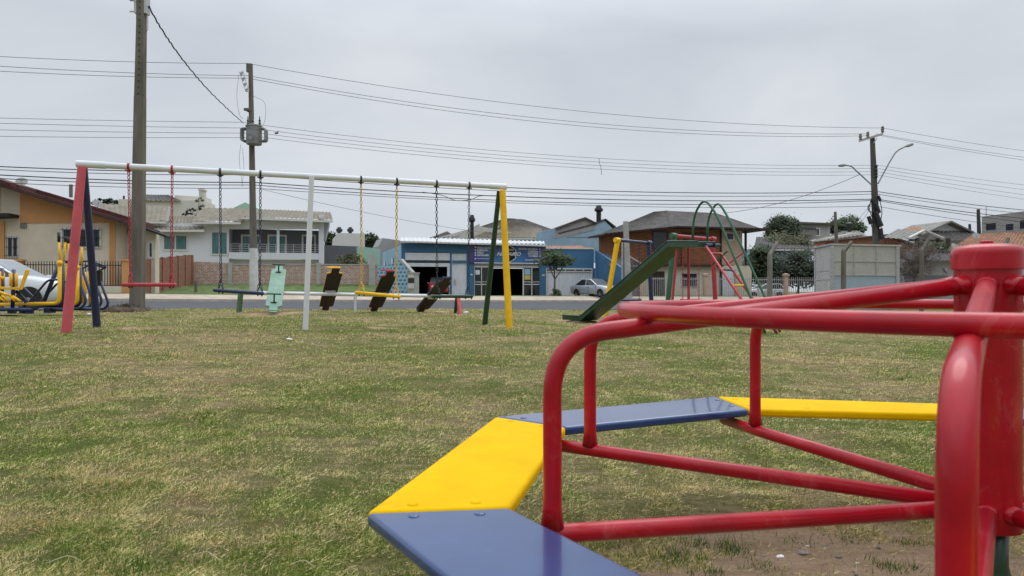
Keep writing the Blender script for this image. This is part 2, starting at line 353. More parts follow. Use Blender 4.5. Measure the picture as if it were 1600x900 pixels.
dm('concrete',(.20,.185,.165),.9,var=.28,scale=2.5,bump=.25,stretch=(2,2,.4)); dm('concrete_dark',(.15,.135,.11),.9,var=.3,scale=2,bump=.3,stretch=(2,2,.35)); dm('light_concrete',(.42,.41,.38),.9,var=.15,scale=2,bump=.15)
dm('dark_pole',(.085,.078,.066),.9,var=.3,scale=2,bump=.3,stretch=(2,2,.35)); dm('pole_wood',(.15,.135,.108),.9,var=.3,scale=3,bump=.3,stretch=(4,4,.3)); dm('whitewash',(.60,.60,.57),.85,var=.12,scale=3)
dm('transformer_grey',(.24,.25,.25),.6,var=.3,scale=4); dm('steel',(.42,.43,.43),.45,metal=.3,var=.2); dm('asphalt',(.072,.075,.083),.9,var=.12,scale=1.2,bump=.3,bscale=60); dm('pavement',(.46,.385,.30),.9,var=.15,scale=1.5,bump=.2)
dm('kerb',(.46,.41,.34),.9,var=.15,scale=2); dm('path',(.22,.205,.19),.95,var=.18,scale=1.5,bump=.3)
dm('wire',(.02,.02,.022),.6); dm('wire_grey',(.12,.12,.13),.6)
dm('cream_wall',(.68,.60,.46),.85,var=.06,scale=1.2,bump=.05); dm('orange_wall',(.56,.28,.11),.85,var=.07,scale=1.2,bump=.05)
dm('roof_red',(.10,.025,.022),.75,var=.35,scale=4,bump=.3); dm('roof_brown',(.045,.024,.019),.8,var=.3,scale=4); dm('eave_dark',(.022,.018,.016),.8)
dm('white_wall',(.70,.73,.77),.8,var=.03,scale=.8); dm('grey_wall',(.13,.135,.15),.8,var=.05,scale=1); dm('mid_grey_wall',(.36,.36,.36),.85,var=.08,scale=1)
dm('roof_beige',(.21,.185,.14),.85,var=.2,scale=1.6,bump=.1); dm('roof_grey',(.22,.21,.19),.85,var=.25,scale=1.5,bump=.1); dm('roof_dark',(.085,.078,.072),.9,var=.35,scale=1.5,bump=.4,bscale=12)
dm('roof_orange',(.33,.17,.10),.9,var=.3,scale=1.5,bump=.3,bscale=10); dm('roof_pale',(.60,.61,.62),.7,var=.1,scale=1)
dm('mint_wall',(.36,.56,.46),.85,var=.06); dm('pale_wall',(.62,.60,.53),.85,var=.06,scale=1); dm('off_white',(.66,.65,.62),.85,var=.05,scale=1)
dm('shop_blue',(.05,.155,.29),.7,var=.09,scale=1.2); dm('light_blue',(.33,.52,.66),.8,var=.07,scale=1); dm('faded_blue',(.30,.44,.56),.85,var=.12,scale=1)
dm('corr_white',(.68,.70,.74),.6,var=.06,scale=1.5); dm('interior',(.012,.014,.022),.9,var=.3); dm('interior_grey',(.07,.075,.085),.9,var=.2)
dm('terracotta',(.36,.17,.09),.85,var=.15,scale=2); dm('pillar_tan',(.50,.36,.26),.85,var=.12,scale=2); dm('iron_bar',(.035,.03,.028),.6); dm('grey_bar',(.42,.42,.42),.6)
dm('silver',(.42,.46,.52),.35,metal=.35,var=.04,scale=1,coat=.8); dm('car_white',(.66,.68,.72),.35,var=.03,scale=1,coat=.8); dm('car_red',(.60,.06,.07),.35,var=.05,scale=1,coat=.8); dm('car_glass',(.02,.025,.03),.08,var=.2,coat=.5); dm('screen_glass',(.16,.19,.20),.1,var=.2,coat=.5)
dm('tyre',(.015,.015,.016),.85,var=.2); dm('rim',(.40,.41,.43),.35,metal=.6); dm('lamp_clear',(.75,.76,.75),.15,coat=.6); dm('lamp_red',(.5,.02,.02),.2,coat=.5)
dm('bark',(.13,.10,.075),.95,var=.3,scale=6,bump=.5,stretch=(3,3,.6)); dm('leaf_dark',(.032,.055,.014),.7,var=.45,scale=.9,detail=2); dm('leaf_mid',(.055,.085,.025),.7,var=.45,scale=1.1,detail=2)
dm('leaf_olive',(.10,.105,.045),.75,var=.4,scale=1.3,detail=2); dm('twig_brown',(.10,.07,.05),.9,var=.3,scale=2); dm('leaf_grey',(.055,.075,.045),.75,var=.45,scale=1.2,detail=2)
dm('lawn',(.085,.13,.03),.95,var=.4,scale=1.6,bump=.4,bscale=20,detail=7); dm('litter',(.8,.8,.78),.7); dm('dry_stalk',(.50,.44,.28),.8,var=.2); dm('dish',(.30,.29,.27),.6); dm('stone_grey',(.22,.2,.18),.9,var=.2,scale=8)
dm('stone_pale',(.58,.55,.5),.9,var=.2,scale=8); dm('panel_white',(.56,.55,.52),.8,var=.08,scale=1.2); dm('panel_cream',(.46,.45,.40),.8,var=.1,scale=1.2); dm('panel_blue',(.36,.46,.53),.8,var=.06)
dm('brush',(.11,.08,.055),.95,var=.5,scale=5,bump=.6); dm('teal_glass',(.075,.20,.21),.15,var=.3,scale=2.5,coat=.3,stretch=(4,4,.2)); dm('dark_glass',(.018,.022,.026),.12,var=.4,scale=2,coat=.5); dm('paper_white',(.7,.72,.75),.7); dm('paper_yellow',(.6,.52,.12),.7)
M_['brick_old']=brickmat('brick_old',(.44,.125,.055),(.34,.15,.08),(.52,.47,.42),.24,.10,.022,flake=(.58,.52,.46))
M_['brick_new']=brickmat('brick_new',(.27,.105,.055),(.34,.155,.09),(.20,.13,.10),.30,.13,.014)
M_['brick_house']=brickmat('brick_house',(.27,.10,.042),(.36,.155,.07),(.14,.07,.045),.4,.14,.018)
M_['brick_far']=brickmat('brick_far',(.30,.12,.065),(.36,.15,.085),(.26,.12,.07),.3,.12,.01)
M_['block_grey']=brickmat('block_grey',(.27,.26,.25),(.33,.32,.30),(.20,.19,.18),.4,.2,.015)
M_['graffiti']=brickmat('graffiti',(.06,.15,.25),(.10,.22,.33),(.33,.52,.64),.40,.30,.075,flake=(.36,.55,.67))
# ---------------------------------------------------------------- ground, road, pavement
def axis(a):
    o=[]
    for s,e,d in a: o+=list(np.arange(s,e,d))
    return np.array(o+[a[-1][1]])
gx=axis([(-400,-80,40),(-80,-30,4),(-30,-14,1.0),(-14,-5,.5),(-5,5,.12),(5,14,.5),(14,40,1.),(40,90,4),(90,400,40)])
gy=axis([(-200,-20,30),(-20,-2,2),(-2,8,.12),(8,20,.35),(20,70,1.),(70,130,6),(130,1100,90)])
X,Y=np.meshgrid(gx,gy,indexing='ij'); Z=Gn(X,Y)+bumps(X,Y)
ny_,fy_=nearY(X),farY(X); band=(Y>ny_+.0)&(Y<fy_+2.6)
Z=np.where(band,Z-.30,Z)
nx_,nyy=X.shape; idx=np.arange(nx_*nyy).reshape(nx_,nyy)
me=bpy.data.meshes.new('ground'); fs=np.stack([idx[:-1,:-1],idx[1:,:-1],idx[1:,1:],idx[:-1,1:]],-1).reshape(-1,4)
me.vertices.add(nx_*nyy); me.vertices.foreach_set('co',np.stack([X,Y,Z],-1).reshape(-1).astype('f'))
me.loops.add(fs.size); me.loops.foreach_set('vertex_index',fs.reshape(-1).astype('i')); me.polygons.add(len(fs)); me.polygons.foreach_set('loop_start',np.arange(0,fs.size,4,dtype='i')); me.update(calc_edges=True); me.validate()
me.polygons.foreach_set('use_smooth',[True]*len(fs)); me.materials.append(gm)
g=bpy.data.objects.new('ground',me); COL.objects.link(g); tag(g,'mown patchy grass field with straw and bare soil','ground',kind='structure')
def strip(name,fa,fb,za,zb,m,lab,n=160,x0=-60,x1=85,side=0.,cross=6,cat='road'):
    mb=MB(); vs=[];fs=[]
    for i in range(n+1):
        x=x0+(x1-x0)*i/n; ya,yb=float(fa(x)),float(fb(x))
        for k in range(cross+1):
            y=ya+(yb-ya)*k/cross; vs.append((x,y,G(x,y)+za+(zb-za)*k/cross))
    for i in range(n):
        for k in range(cross): a=i*(cross+1)+k; fs.append((a,a+cross+1,a+cross+2,a+1))
    mb.add(vs,fs)
    if side:
        o=[];f2=[]
        for i in range(n+1):
            x=x0+(x1-x0)*i/n; y=float(fa(x)); o+=[(x,y,G(x,y)+za-side),(x,y,G(x,y)+za)]
        for i in range(n): f2.append((2*i,2*i+2,2*i+3,2*i+1))
        mb.add(o,f2)
    return tag(mb.build(name,m),lab,cat,kind='structure')
strip('road',nearY,farY,.0,-.02,M_['asphalt'],'grey asphalt road crossing behind the playground')
strip('kerb',lambda x:farY(x)-.18,lambda x:farY(x)+.004,.12,.12,M_['kerb'],'pale concrete kerb on the far side of the road',side=.3,cross=1,cat='kerb')
strip('pavement',lambda x:farY(x)+.0,lambda x:farY(x)+2.2,.116,.31,M_['pavement'],'tan pavement beyond the road',cross=3,cat='pavement')
strip('verge',lambda x:farY(x)+2.2,lambda x:farY(x)+3.4,.315,.33,M_['lawn'],'narrow green grass verge beyond the pavement',cross=3,cat='verge')
# path at left
mb=MB();vs=[];fs=[]
for i in range(25):
    x=-22+12.6*i/24; w=1.3*min(1,(25-i)/5); yc=13.9+.03*(x+10)
    for k in range(4):
        y=yc+(k/3-.5)*2*w*.62; vs.append((x,y,G(x,y)+.035))
for i in range(24):
    for k in range(3): a=i*4+k; fs.append((a,a+4,a+5,a+1))
tag(mb.add(vs,fs).build('path',M_['path']),'grey paved path under the outdoor gym machines','path',kind='structure')
# ---------------------------------------------------------------- merry-go-round
HUB=Vector((.982,1.41,0)); A8=[math.radians(a) for a in (233.0,190,145,104.5,54.7,9.7,-35.3,-80.3)]
posts=[Vector((.41,.63,0)),Vector((.074,1.252,0)),Vector((.219,1.916,0)),Vector((.789,2.215,0))]
for a in A8[4:]: posts.append(HUB+Vector((math.cos(a),math.sin(a),0))*.93)
def S4(px,py): Y_=.4*F/(py-HY); return Vector(((px-800)/F*Y_,Y_,0))
OV=[Vector((.262,.39,0)),S4(572,800),S4(774,650.5),S4(1120,619),Vector((1.70,2.398,0))]; IV=[Vector((.432,.578,0)),S4(797,792),S4(884,667),S4(1170,639),Vector((1.575,2.21,0))]
for a in (9.7,-35.3,-80.3):
    a=math.radians(a); d=Vector((math.cos(a),math.sin(a),0)); OV.append(HUB+d*1.274); IV.append(HUB+d*1.02)
mg=thing('merry_go_round','red tubular merry-go-round with a ring of alternating yellow and blue seat planks','merry-go-round',(HUB.x,HUB.y,0))
ZS=.355; ZT=.4; PR=.0172
base=MB().lathe([(.16,-.02),(.155,.04),(.09,.12),(.045,.2),(.036,.24),(.036,.33)],(HUB.x,HUB.y,0)).build('base_post',M_['dark_green'],mg,True)
MB().lathe([(.0595,.315),(.0595,.853)],(HUB.x,HUB.y,0),48).build('hub_post',M_['red_paint'],mg,'edge')
cap=MB().lathe([(.0655,.845),(.0655,.8755),(.0650,.8805),(.0630,.8855),(.0590,.8895),(.052,.893),(.035,.8965),(.0,.898)],(HUB.x,HUB.y,0),56).build('hub_cap',M_['red_paint'],mg,'edge')
MB().lathe([(.012,.896),(.0125,.9025),(.010,.9045),(0,.905)],(HUB.x-.002,HUB.y,0),20).build('cap_knob',M_['red_paint'],cap,True)
for k in range(8):
    p=posts[k]; d=(p-HUB).normalized(); R=(p-HUB).length
    w=lambda r,z: Vector((HUB.x+d.x*r,HUB.y+d.y*r,z))
    ze=ZS-.0 if k!=3 else ZS-.006
    MB().tube([w(.05,ZS+(.012 if k==3 else 0)),w(R,ze),w(R+.19,ze)],PR,20).build('spoke',M_['red_paint'],mg,True)
    # weld collar
    z0=.812; slope=.112
    top=[w(.05,z0),w(R,z0-slope*(R-.05)),w(R,ZS+.012)]
    pl=fillet(top,.105,9); pl.insert(-1,w(R,ZS+.05))
    rr=[PR]*(len(pl)-2)+[PR*1.0,PR*1.28]; rr[0]=PR*1.0
    MB().tube(pl,rr,24).build('top_arm',M_['red_paint'],mg,True)
    MB().tube([w(.050,z0+.001),w(.060,z0-.000),w(.068,z0-.001),w(.082,z0-.003)],[PR*1.35,PR*1.16,PR*1.05,PR*.99],20).build('weld',M_['red_paint'],mg,True)
    MB().tube([w(.052,ZS),w(.060,ZS),w(.074,ZS)],[PR*1.3,PR*1.1,PR*.99],16).build('weld',M_['red_paint'],mg,True)
rr=.742; rg=MB(); 
ringp=[]
for i in range(96):
    a=2*math.pi*i/96; ringp.append(Vector((HUB.x+rr*math.cos(a),HUB.y+rr*math.sin(a),.8-.040)))
rg.tube(ringp,.0152,20,closed=True).build('hand_ring',M_['red_paint'],mg,True)
for k in range(8):
    d=(posts[k]-HUB).normalized(); MB().ball(HUB+d*rr+Vector((0,0,.744)),.013,10,(1.2,1.2,.7)).build('weld',M_['red_paint'],mg,True)
for k in range(8):
    a,b,c_,d=OV[k],OV[(k+1)%8],IV[(k+1)%8],IV[k]
    cen=(a+b+c_+d)/4; e=(b-a).normalized()*.0022
    q=[a+e,b-e,c_-e,d+e]
    col='blue' if k%2==0 else 'yellow'
    pl=MB().ext([Vector((v.x,v.y,ZT-.027)) for v in q],(0,0,.027)).build('seat_plank',M_[col+'_plank'],mg,True,bevel=.009,bseg=4)
    pl.data.set_sharp_from_angle(angle=math.radians(30))
    pl['label']='glossy %s seat plank'%col
    for (o_,i_,s) in ((a,d,1),(b,c_,-1)):
        for t_ in (.27,.72):
            p=o_.lerp(i_,t_)+(b-a).normalized()*.036*s
            MB().lathe([(.0105,-.001),(.0102,.0010),(.006,.0024),(0,.0027)],(p.x,p.y,ZT),14).build('bolt',M_['blue_plank'] if col=='blue' else M_['yellow_plank'],pl,True)
# ---------------------------------------------------------------- swing set
def chain(mb,a,b,link=.066,wr=.0062,w=.0165):
    a,b=Vector(a),Vector(b); d=b-a; n=max(2,int(d.length/(link*.78))); t=d.normalized(); s1=t.orthogonal().normalized(); s2=t.cross(s1)
    s1=Vector((1,.2,0)); s1=(s1-t*s1.dot(t)).normalized(); s2=t.cross(s1)
    for i in range(n):
        c=a+d*(i+.5)/n; s=(s1*.9+s2*.45).normalized() if i%2 else (s2*.9-s1*.45).normalized()
        pts=[]
        for j in range(10):
            an=2*math.pi*j/10; u=math.cos(an); v=math.sin(an)
            pts.append(c+t*(link/2-wr)*(abs(u)**.7*math.copysign(1,u))+s*w*v)
        mb.tube(pts,wr,5,closed=True)
    return mb
b0=P(121,256,9.35); b1=P(791,292,11.32); BR=.043
sw=thing('swing_set','long white beamed swing set standing on red, navy, white, green and yellow legs','swing frame',onground(440,10.3))
MB().tube([b0,b0.lerp(b1,.5),b1],BR,24).build('crossbeam',M_['white_paint'],sw,'edge')
for s,e,c_ in ((0,.055,1),(.955,1.,1)):
    MB().tube([b0.lerp(b1,s)-(b1-b0)*.002,b0.lerp(b1,e)+(b1-b0)*.0],BR*1.16,24).build('beam_sleeve',M_['white_paint'],sw,'edge')
def foot(px,Y,py):
    p=onground(px,Y); return Vector((p.x,p.y,p.z-.04))
def leg(px0,py0,Y0,px1,Y1,r0,r1,m,lab):
    a=P(px0,py0,Y0); b=foot(px1,Y1,0)
    o=MB().tube([a,a.lerp(b,.5),b],[r0,(r0+r1)/2,r1],20).build('leg',M_[m],sw,'edge'); o['label']=lab
leg(128,262,9.33,103,9.15,.054,.062,'red_faded','faded red leg'); leg(131,262,9.43,152,9.95,.046,.052,'navy','navy blue leg')
leg(487,276,10.25,477,10.3,.038,.041,'white_paint','white middle leg')
leg(780,298,11.33,757,11.9,.040,.048,'dark_green','dark green leg'); leg(785,298,11.25,796,11.05,.052,.056,'yellow','yellow leg')
def onbeam(px):
    # beam point at pixel column
    lo,hi=0.,1.
    for _ in range(40):
        m=(lo+hi)/2; q=b0.lerp(b1,m)
        if 800+F*q.x/q.y<px: lo=m
        else: hi=m
    return b0.lerp(b1,lo)
bd=(b1-b0).normalized(); bn=Vector((bd.y,-bd.x,0)).normalized()
for (xa,xb,ya,yb,sa,sb,cm,sm,lab) in ((201,269,445,445,191,273,'chain_red','red_matte','red swing seat hanging on red chains'),(344,407,454,458,337,411,'chain_navy','navy','navy swing seat hanging on dark blue chains'),
        (564,620,458,463,559,625,'chain_yellow','yellow','yellow swing seat hanging on yellow chains'),(682,733,463,463,679,740,'chain_green','dark_green','dark green swing seat hanging on blackish green chains')):
    pa,pb=onbeam(xa),onbeam(xb)
    A_=P(xa+(3 if xa<300 else 1),ya,pa.y); B_=P(xb-(1),yb,pb.y); d=(B_-A_)
    E0=P(sa,ya-.2,pa.y-.1); E1=P(sb,yb,pb.y+.05)
    cen=(A_+B_)/2; dd=(B_-A_).normalized(); ln=d.length
    sA=A_-dd*.1*(1); sB=B_+dd*.06
    th=thing('swing',lab,'swing',cen,group='four swings on the white beam')
    hw=.10; h=.027
    q=[sA+bn*hw,sB+bn*hw,sB-bn*hw,sA-bn*hw]
    MB().ext([v-Vector((0,0,h)) for v in q],(0,0,2*h)).build('seat',M_[sm],th,True,bevel=.022,bseg=3).data.set_sharp_from_angle(angle=math.radians(30))
    for tp,bt in ((pa,A_),(pb,B_)):
        V=bt+Vector((0,0,.17)); m=MB(); chain(m,tp-Vector((0,0,BR+.03)),V)
        for s in (1,-1): chain(m,V,bt+bn*hw*.8*s+dd*.035*s+Vector((0,0,h)))
        m.build('chain',M_[cm],th,True)
        m=MB(); m.tube([tp-bd*.014,tp+bd*.014],BR+.008,16); m.box(tp-Vector((0,0,BR+.02)),(.03,.05,.03)); m.tube([tp-bd*.045-Vector((0,0,BR+.012)),tp+bd*.045-Vector((0,0,BR+.012))],.009,8)
        m.build('hanger',M_['black' if cm!='chain_red' else 'chain_red'],th)
        m=MB()
        for s in (1,-1): m.lathe([(.012,-.045),(.012,-.02),(.006,-.02)],tuple(bt+bn*hw*.7*s+dd*.03*s),8)
        m.build('seat_bolt',M_['black'],th)
# ---------------------------------------------------------------- seesaws
ss=thing('seesaw_stand','low white seesaw rail on short green, white and red posts','seesaw frame',onground(560,16.4))
pL=P(372,457,15.6); pR=P(733,463.5,17.1); MB().tube([pL,pR],.042,16).build('rail',M_['white_paint'],ss,'edge')
railY=lambda px: pL.y+(pR.y-pL.y)*(px-372)/(733-372)
def railpt(px):
    lo,hi=0.,1.
    for _ in range(40):
        m=(lo+hi)/2; q=pL.lerp(pR,m)
        if 800+F*q.x/q.y<px: lo=m
        else: hi=m
    return pL.lerp(pR,lo)
for px,pf,m,r,lab in ((376,373,'faded_green',.06,'green end post'),(555,555,'white_paint',.035,'white middle post'),(716,719,'red_faded',.05,'faded red end post'),(714,711,'dark_green',.045,'dark green end post')):
    a=railpt(px); b=onground(pf,a.y+(.35 if m=='dark_green' else (-.3 if 'red' in m else 0)))
    MB().tube([a-Vector((0,0,.02)),b-Vector((0,0,.05))],r,14).build('post',M_[m],ss,'edge')['label']=lab
def seesaw(pu,pd,Yu,Yd,top,under,edge,handle,lab,hm):
    a=P(*pu,Yu); b=P(*pd,Yd); ax=(a-b).normalized(); sd=Vector((.93,.36,0)); sd=(sd-ax*sd.dot(ax)).normalized(); nn=sd.cross(ax); 
    if nn.z<0: nn=-nn
    Ln=(a-b).length; c=(a+b)/2
    th=thing('seesaw_board',lab,'seesaw',c,group='seesaw boards across the low white rail')
    prof=[(-.5,.085),(-.40,.085),(-.385,.17),(.385,.17),(.40,.085),(.5,.085)]
    pl=[c+ax*Ln*s+sd*w_ for s,w_ in prof]+[c+ax*Ln*s-sd*w_ for s,w_ in prof[::-1]]
    MB().ext([v-nn*.0 for v in pl],nn*.03).build('board',M_[top],th,bevel=.006)
    if under: MB().ext([v-nn*.022 for v in pl],nn*.020).build('underside',M_[under],th)
    for s in (.32,-.32):
        if hm is None: continue
        q=c+ax*Ln*s+nn*.03; m=MB(); m.tube([q,q+nn*.20],.018,8); m.tube([q+nn*.2-sd*.15,q+nn*.2+sd*.15],.018,8); m.box(tuple(q+nn*.004),(.12,.12,.008)); m.build('handle',M_[hm],th)
    for s in (.475,-.475):
        q=c+ax*Ln*s+nn*.032; MB().tube([q-sd*.11,q+sd*.11],.016,8).build('end_bar',M_[edge],th)
    MB().tube([c-sd*.12-nn*.03,c+sd*.12-nn*.03],.055,12).build('pivot_sleeve',M_['white_paint'],th)
seesaw((437,415),(426,489),17.0,14.7,'mint_board',None,'mint_board','dark_green','mint green seesaw board with dark green handles leaning over the rail','dark_green')
seesaw((525,419),(508,484),15.2,17.6,'yellow','old_wood','yellow','yellow','seesaw board with yellow edges and dark wooden underside','yellow')
seesaw((611,424),(584,485),15.3,17.8,'red_matte','old_wood','red_matte','red_matte','seesaw board with red edges and dark wooden underside','red_matte')
seesaw((700,434),(656,487),15.7,18.2,'navy_dull','old_wood','navy_dull','navy_dull','dark seesaw board nearest the shop, tilted furthest over',None)
# ---------------------------------------------------------------- slide
sl_=thing('slide','green metal slide with arched green handrails and a red ladder with coloured rungs','slide',onground(1000,13.2))
sd=Vector((.30,.95,0)).normalized()
toe=P(892,499,15.3); bot=P(920,500.5,15.0); top=P(1057,386,12.75); end=P(1104,386.5,12.1)
ax2=(end-toe); ax2.z=0; ax2.normalize(); sd=Vector((-ax2.y,ax2.x,0)); hw=.24
def ch(pts,h,th=.004):
    m=MB(); fs=[]; vs=[]
    for p in pts: vs+= [p-sd*hw+Vector((0,0,h)),p-sd*hw,p+sd*hw,p+sd*hw+Vector((0,0,h))]
    for i in range(len(pts)-1):
        for k in range(3): a=i*4+k; fs.append((a,a+1,a+5,a+4))
    return m.add(vs,fs)
o=ch([toe,bot,top,end],.10).build('chute',M_['dark_green'],sl_); sm=o.modifiers.new('solid','SOLIDIFY'); sm.thickness=.012
m=MB(); 
for s in (-1,1): m.tube([p+sd*hw*s+Vector((0,0,.10)) for p in (toe,bot,top,end)],.015,8)
m.build('chute_rim',M_['dark_green'],sl_)
lf=foot(1215,11.35,0)
for s in (-1,1):
    pA=end+sd*hw*s; 
    up=[P(1083 if s<0 else 1107,381,12.3 if s<0 else 12.7)]
    if s<0: q=[P(1082,380,12.35),P(1084,336,12.35),P(1100,309,12.1),P(1119,333,11.85),P(1175,470,11.3),P(1196,521,11.1)]
    else: q=[P(1105,380,12.8),P(1106,340,12.8),P(1121,313,12.6),P(1137,338,12.35),P(1197,468,11.7),P(1219,519,11.5)]
    MB().tube(fillet(q,.28,8),.021,10).build('handrail',M_['mid_green'],sl_,True)
    if s<0: r_=[P(1103,385,12.05),P(1160,470,11.35),P(1192,521,11.05)]
    else: r_=[P(1112,397,12.5),P(1127,397,12.35),P(1180,472,11.75),P(1214,521,11.45)]
    MB().tube(r_,.022,10).build('ladder_rail',M_['red_matte'],sl_,True)
for (xa,ya,xb,yb,c_) in ((1103,383,1124,383,'navy_dull'),(1110,396,1128,396,'red_matte'),(1128,421,1148,423,'navy'),(1143,446,1166,446,'yellow'),(1160,470,1183,471,'red_matte'),(1176,495,1199,496,'dark_green')):
    Y0=12.05-(ya-385)/136*1.0
    MB().tube([P(xa,ya,Y0),P(xb,yb,Y0+.42)],.018 if c_!='navy_dull' else .03,8).build('rung',M_[c_],sl_)
for a,b in (((1113,414,12.2),(1137,392,11.9)),):
    MB().tube([P(*a),P(*b)],.016,8).build('brace',M_['mid_green'],sl_)
MB().tube([P(1135,414,12.3),P(1161,395,12.2)],.016,8).build('brace',M_['red_matte'],sl_)
for px,py,Y0,pb in ((1058,388,12.5,1046),(1076,388,12.9,1076)):
    a=P(px,py,Y0); MB().tube([a,foot(pb,Y0-.1,0)],.026,10).build('leg',M_['red_matte'],sl_)
MB().box(tuple(P(1216,527,11.4)),(.14,.14,.03)).build('foot_plate',M_['steel'],sl_)
m=MB(); g0=onground(908,15.1); m.ball(g0,.3,12,(1.3,1,.25)); tag(m.build('soil_patch',M_['brush']),'dark scuffed soil under the foot of the green slide','soil',kind='stuff')
# ---------------------------------------------------------------- small swing frames behind slide
def swing2(label,e0,e1,c0,c1,cb,Y0,Y1,f0,f1,ch_,seatc,chx,lab2):
    th=thing('swing_set',label,'swing frame',onground((e0[0]+e1[0])/2,(Y0+Y1)/2))
    a=P(*e0,Y0); b=P(*e1,Y1); d=(b-a).normalized()
    MB().tube([a,b],.055,14).build('crossbeam',M_[cb],th,'edge'); 
    for p,c,s in ((a,c0,1),(b,c1,-1)):
        MB().tube([p-d*s*.03,p+d*s*.17],.085,14).build('beam_sleeve',M_[c],th,'edge')
    MB().tube([a+d*.1,foot(f0,Y0,0)],[.085,.075],14).build('leg',M_[c0],th,'edge'); MB().tube([b-d*.1,foot(f1,Y1,0)],[.075,.075],14).build('leg',M_[c1],th,'edge')
    sw_=thing('swing',lab2,'swing',tuple(a.lerp(b,.5)-Vector((0,0,1.6))),group='small swings behind the slide')
    bt=[]
    for x in chx:
        t=(x-e0[0])/(e1[0]-e0[0]); tp=a.lerp(b,t)-Vector((0,0,.06)); q=Vector((tp.x,tp.y,G(tp.x,tp.y)+.55)); bt.append(q); m=MB(); chain(m,tp,q,.07,.008,.02); m.build('chain',M_[ch_],sw_)
    dd=(bt[1]-bt[0]).normalized(); MB().tube([bt[0]-dd*.08,bt[1]+dd*.08],.045,10).build('seat',M_[seatc],sw_)
swing2('small swing frame with a yellow leg, navy leg and navy beam',(962,375),(1016,380),'yellow','navy','navy',22.,23.2,944,1019,'chain_navy','navy',(974,998),'navy swing under the navy beam beside the concrete post')
swing2('small swing frame with a green leg, red leg and red beam',(1050,368),(1116,374),'mid_green','red_matte','red_matte',21.,22.2,1041,1119,'chain_red','red_matte',(1066,1091),'red swing on red chains behind the slide ladder')
for px,Y0,c_,lab in ((981,20.5,'navy','small navy rocking seat near the slide chute'),(1028,24,'navy_dull','small dull blue seat beyond the slide'),(1080,23.5,'red_matte','small red seat post behind the slide legs')):
    p=onground(px,Y0); th=thing('spring_seat',lab,'play seat',p)
    MB().tube([p-Vector((0,0,.05)),p+Vector((0,0,.5))],.04,10).build('post',M_[c_],th); MB().box(tuple(p+Vector((0,0,.53))),(.5,.25,.05),.3).build('seat',M_[c_],th,bevel=.01)
p=onground(955,21); m=MB()
for k,(w_,h_) in enumerate(((.5,.18),(.38,.3))): m.hexa([p+Vector((-w_-.2,-.2,-.02)),p+Vector((w_,-.2,-.02)),p+Vector((w_,.2,-.02)),p+Vector((-w_-.2,.2,-.02))],[p+Vector((-w_*.3,-.12,h_)),p+Vector((w_*.2,-.12,h_)),p+Vector((w_*.2,.12,h_)),p+Vector((-w_*.3,.12,h_))])
# ---------------------------------------------------------------- outdoor gym
def T(par,name,pts,r,m,f=.08,seg=10):
    pts=[P(*p) for p in pts]
    if len(pts)>2: pts=fillet(pts,f,6)
    return MB().tube(pts,r,seg).build(name,M_[m],par,True)
Y0=14.0
gw=thing('walking_machine','yellow and navy walking machine with tall yellow levers and black grips','gym machine',onground(85,Y0),group='outdoor gym machines')
T(gw,'ski_arm',[(93.5,411,13.8),(93,474,13.8),(0,476,13.8)],.036,'yellow',.12); T(gw,'ski_arm',[(98.5,409,13.95),(98,477,13.95),(30,480,13.95)],.036,'navy',.12)
T(gw,'strut',[(92,412,14.2),(67,476,14.2)],.04,'navy'); T(gw,'strut',[(91,437,14.1),(75,437,14.1),(44,474,14.1)],.022,'navy',.1); T(gw,'strut',[(106,440,14.3),(91,441,14.3),(61,474,14.3)],.022,'navy',.1); T(gw,'strut',[(38,449,14.2),(60,473,14.2)],.018,'navy')
T(gw,'post',[(104,412,14.4),(104,474,14.4)],.05,'yellow')
for a,b,g_ in (((94,410,13.8),(92,378,13.8),(91.8,363,13.8)),((99,410,13.95),(102,378,13.95),(103,369,13.95)),((109,408,14.3),(107,380,14.3),(107,370,14.3))):
    h=T(gw,'lever',[a,b],.022,'yellow'); T(h,'grip',[b,g_],.028,'black')
MB().ball(P(93.5,411,13.78),.055,12).build('joint',M_['yellow'],gw,True); MB().ball(P(104,409,14.3),.06,12,(1,1,.6)).build('joint',M_['black'],gw,True)
T(gw,'base_bar',[(72,483,13.9),(110,484,13.9)],.04,'navy'); MB().box(tuple(P(78,485,13.9)),(.12,.2,.1)).build('foot',M_['navy'],gw)
g2=thing('walking_machine','yellow and navy walking machine half hidden behind the red swing leg','gym machine',onground(122,14.3),group='outdoor gym machines')
T(g2,'ski_arm',[(121,418,14),(121,475,14),(96,476,14)],.036,'yellow',.12); T(g2,'ski_arm',[(125.5,417,14.15),(125,478,14.15),(100,480,14.15)],.036,'navy',.12)
T(g2,'lever',[(121,416,14),(120.5,392,14)],.02,'yellow'); T(g2,'lever',[(127,413,14.2),(128,386,14.2)],.022,'yellow')
T(g2,'post',[(131,425,14.6),(131,474,14.6)],.045,'yellow'); T(g2,'post',[(139,424,14.7),(141,476,14.7)],.03,'yellow')
MB().ball(P(121,418,13.98),.05,12).build('joint',M_['yellow'],g2,True); T(g2,'strut',[(115,441,14.2),(104,441,14.2)],.02,'navy'); T(g2,'base_bar',[(104,482,14.1),(140,483,14.1)],.035,'navy')
g3=thing('stepping_machine','navy tube frame stepping machine beside the navy swing leg','gym machine',onground(150,14.5),group='outdoor gym machines')
for q in ([(128,420,14.3),(145,470,14.3),(140,480,14.3),(112,482,14.3)],[(127,447,14.0),(135,471,14.0),(127,482,14.0),(108,483,14.)],[(150,422,14.6),(169.5,474,14.6),(165,482,14.6),(140,484,14.6)],[(151,447,14.4),(159.5,471,14.4),(153,482,14.4),(135,484,14.4)]): T(g3,'frame_tube',q,.026,'navy_dull',.12)
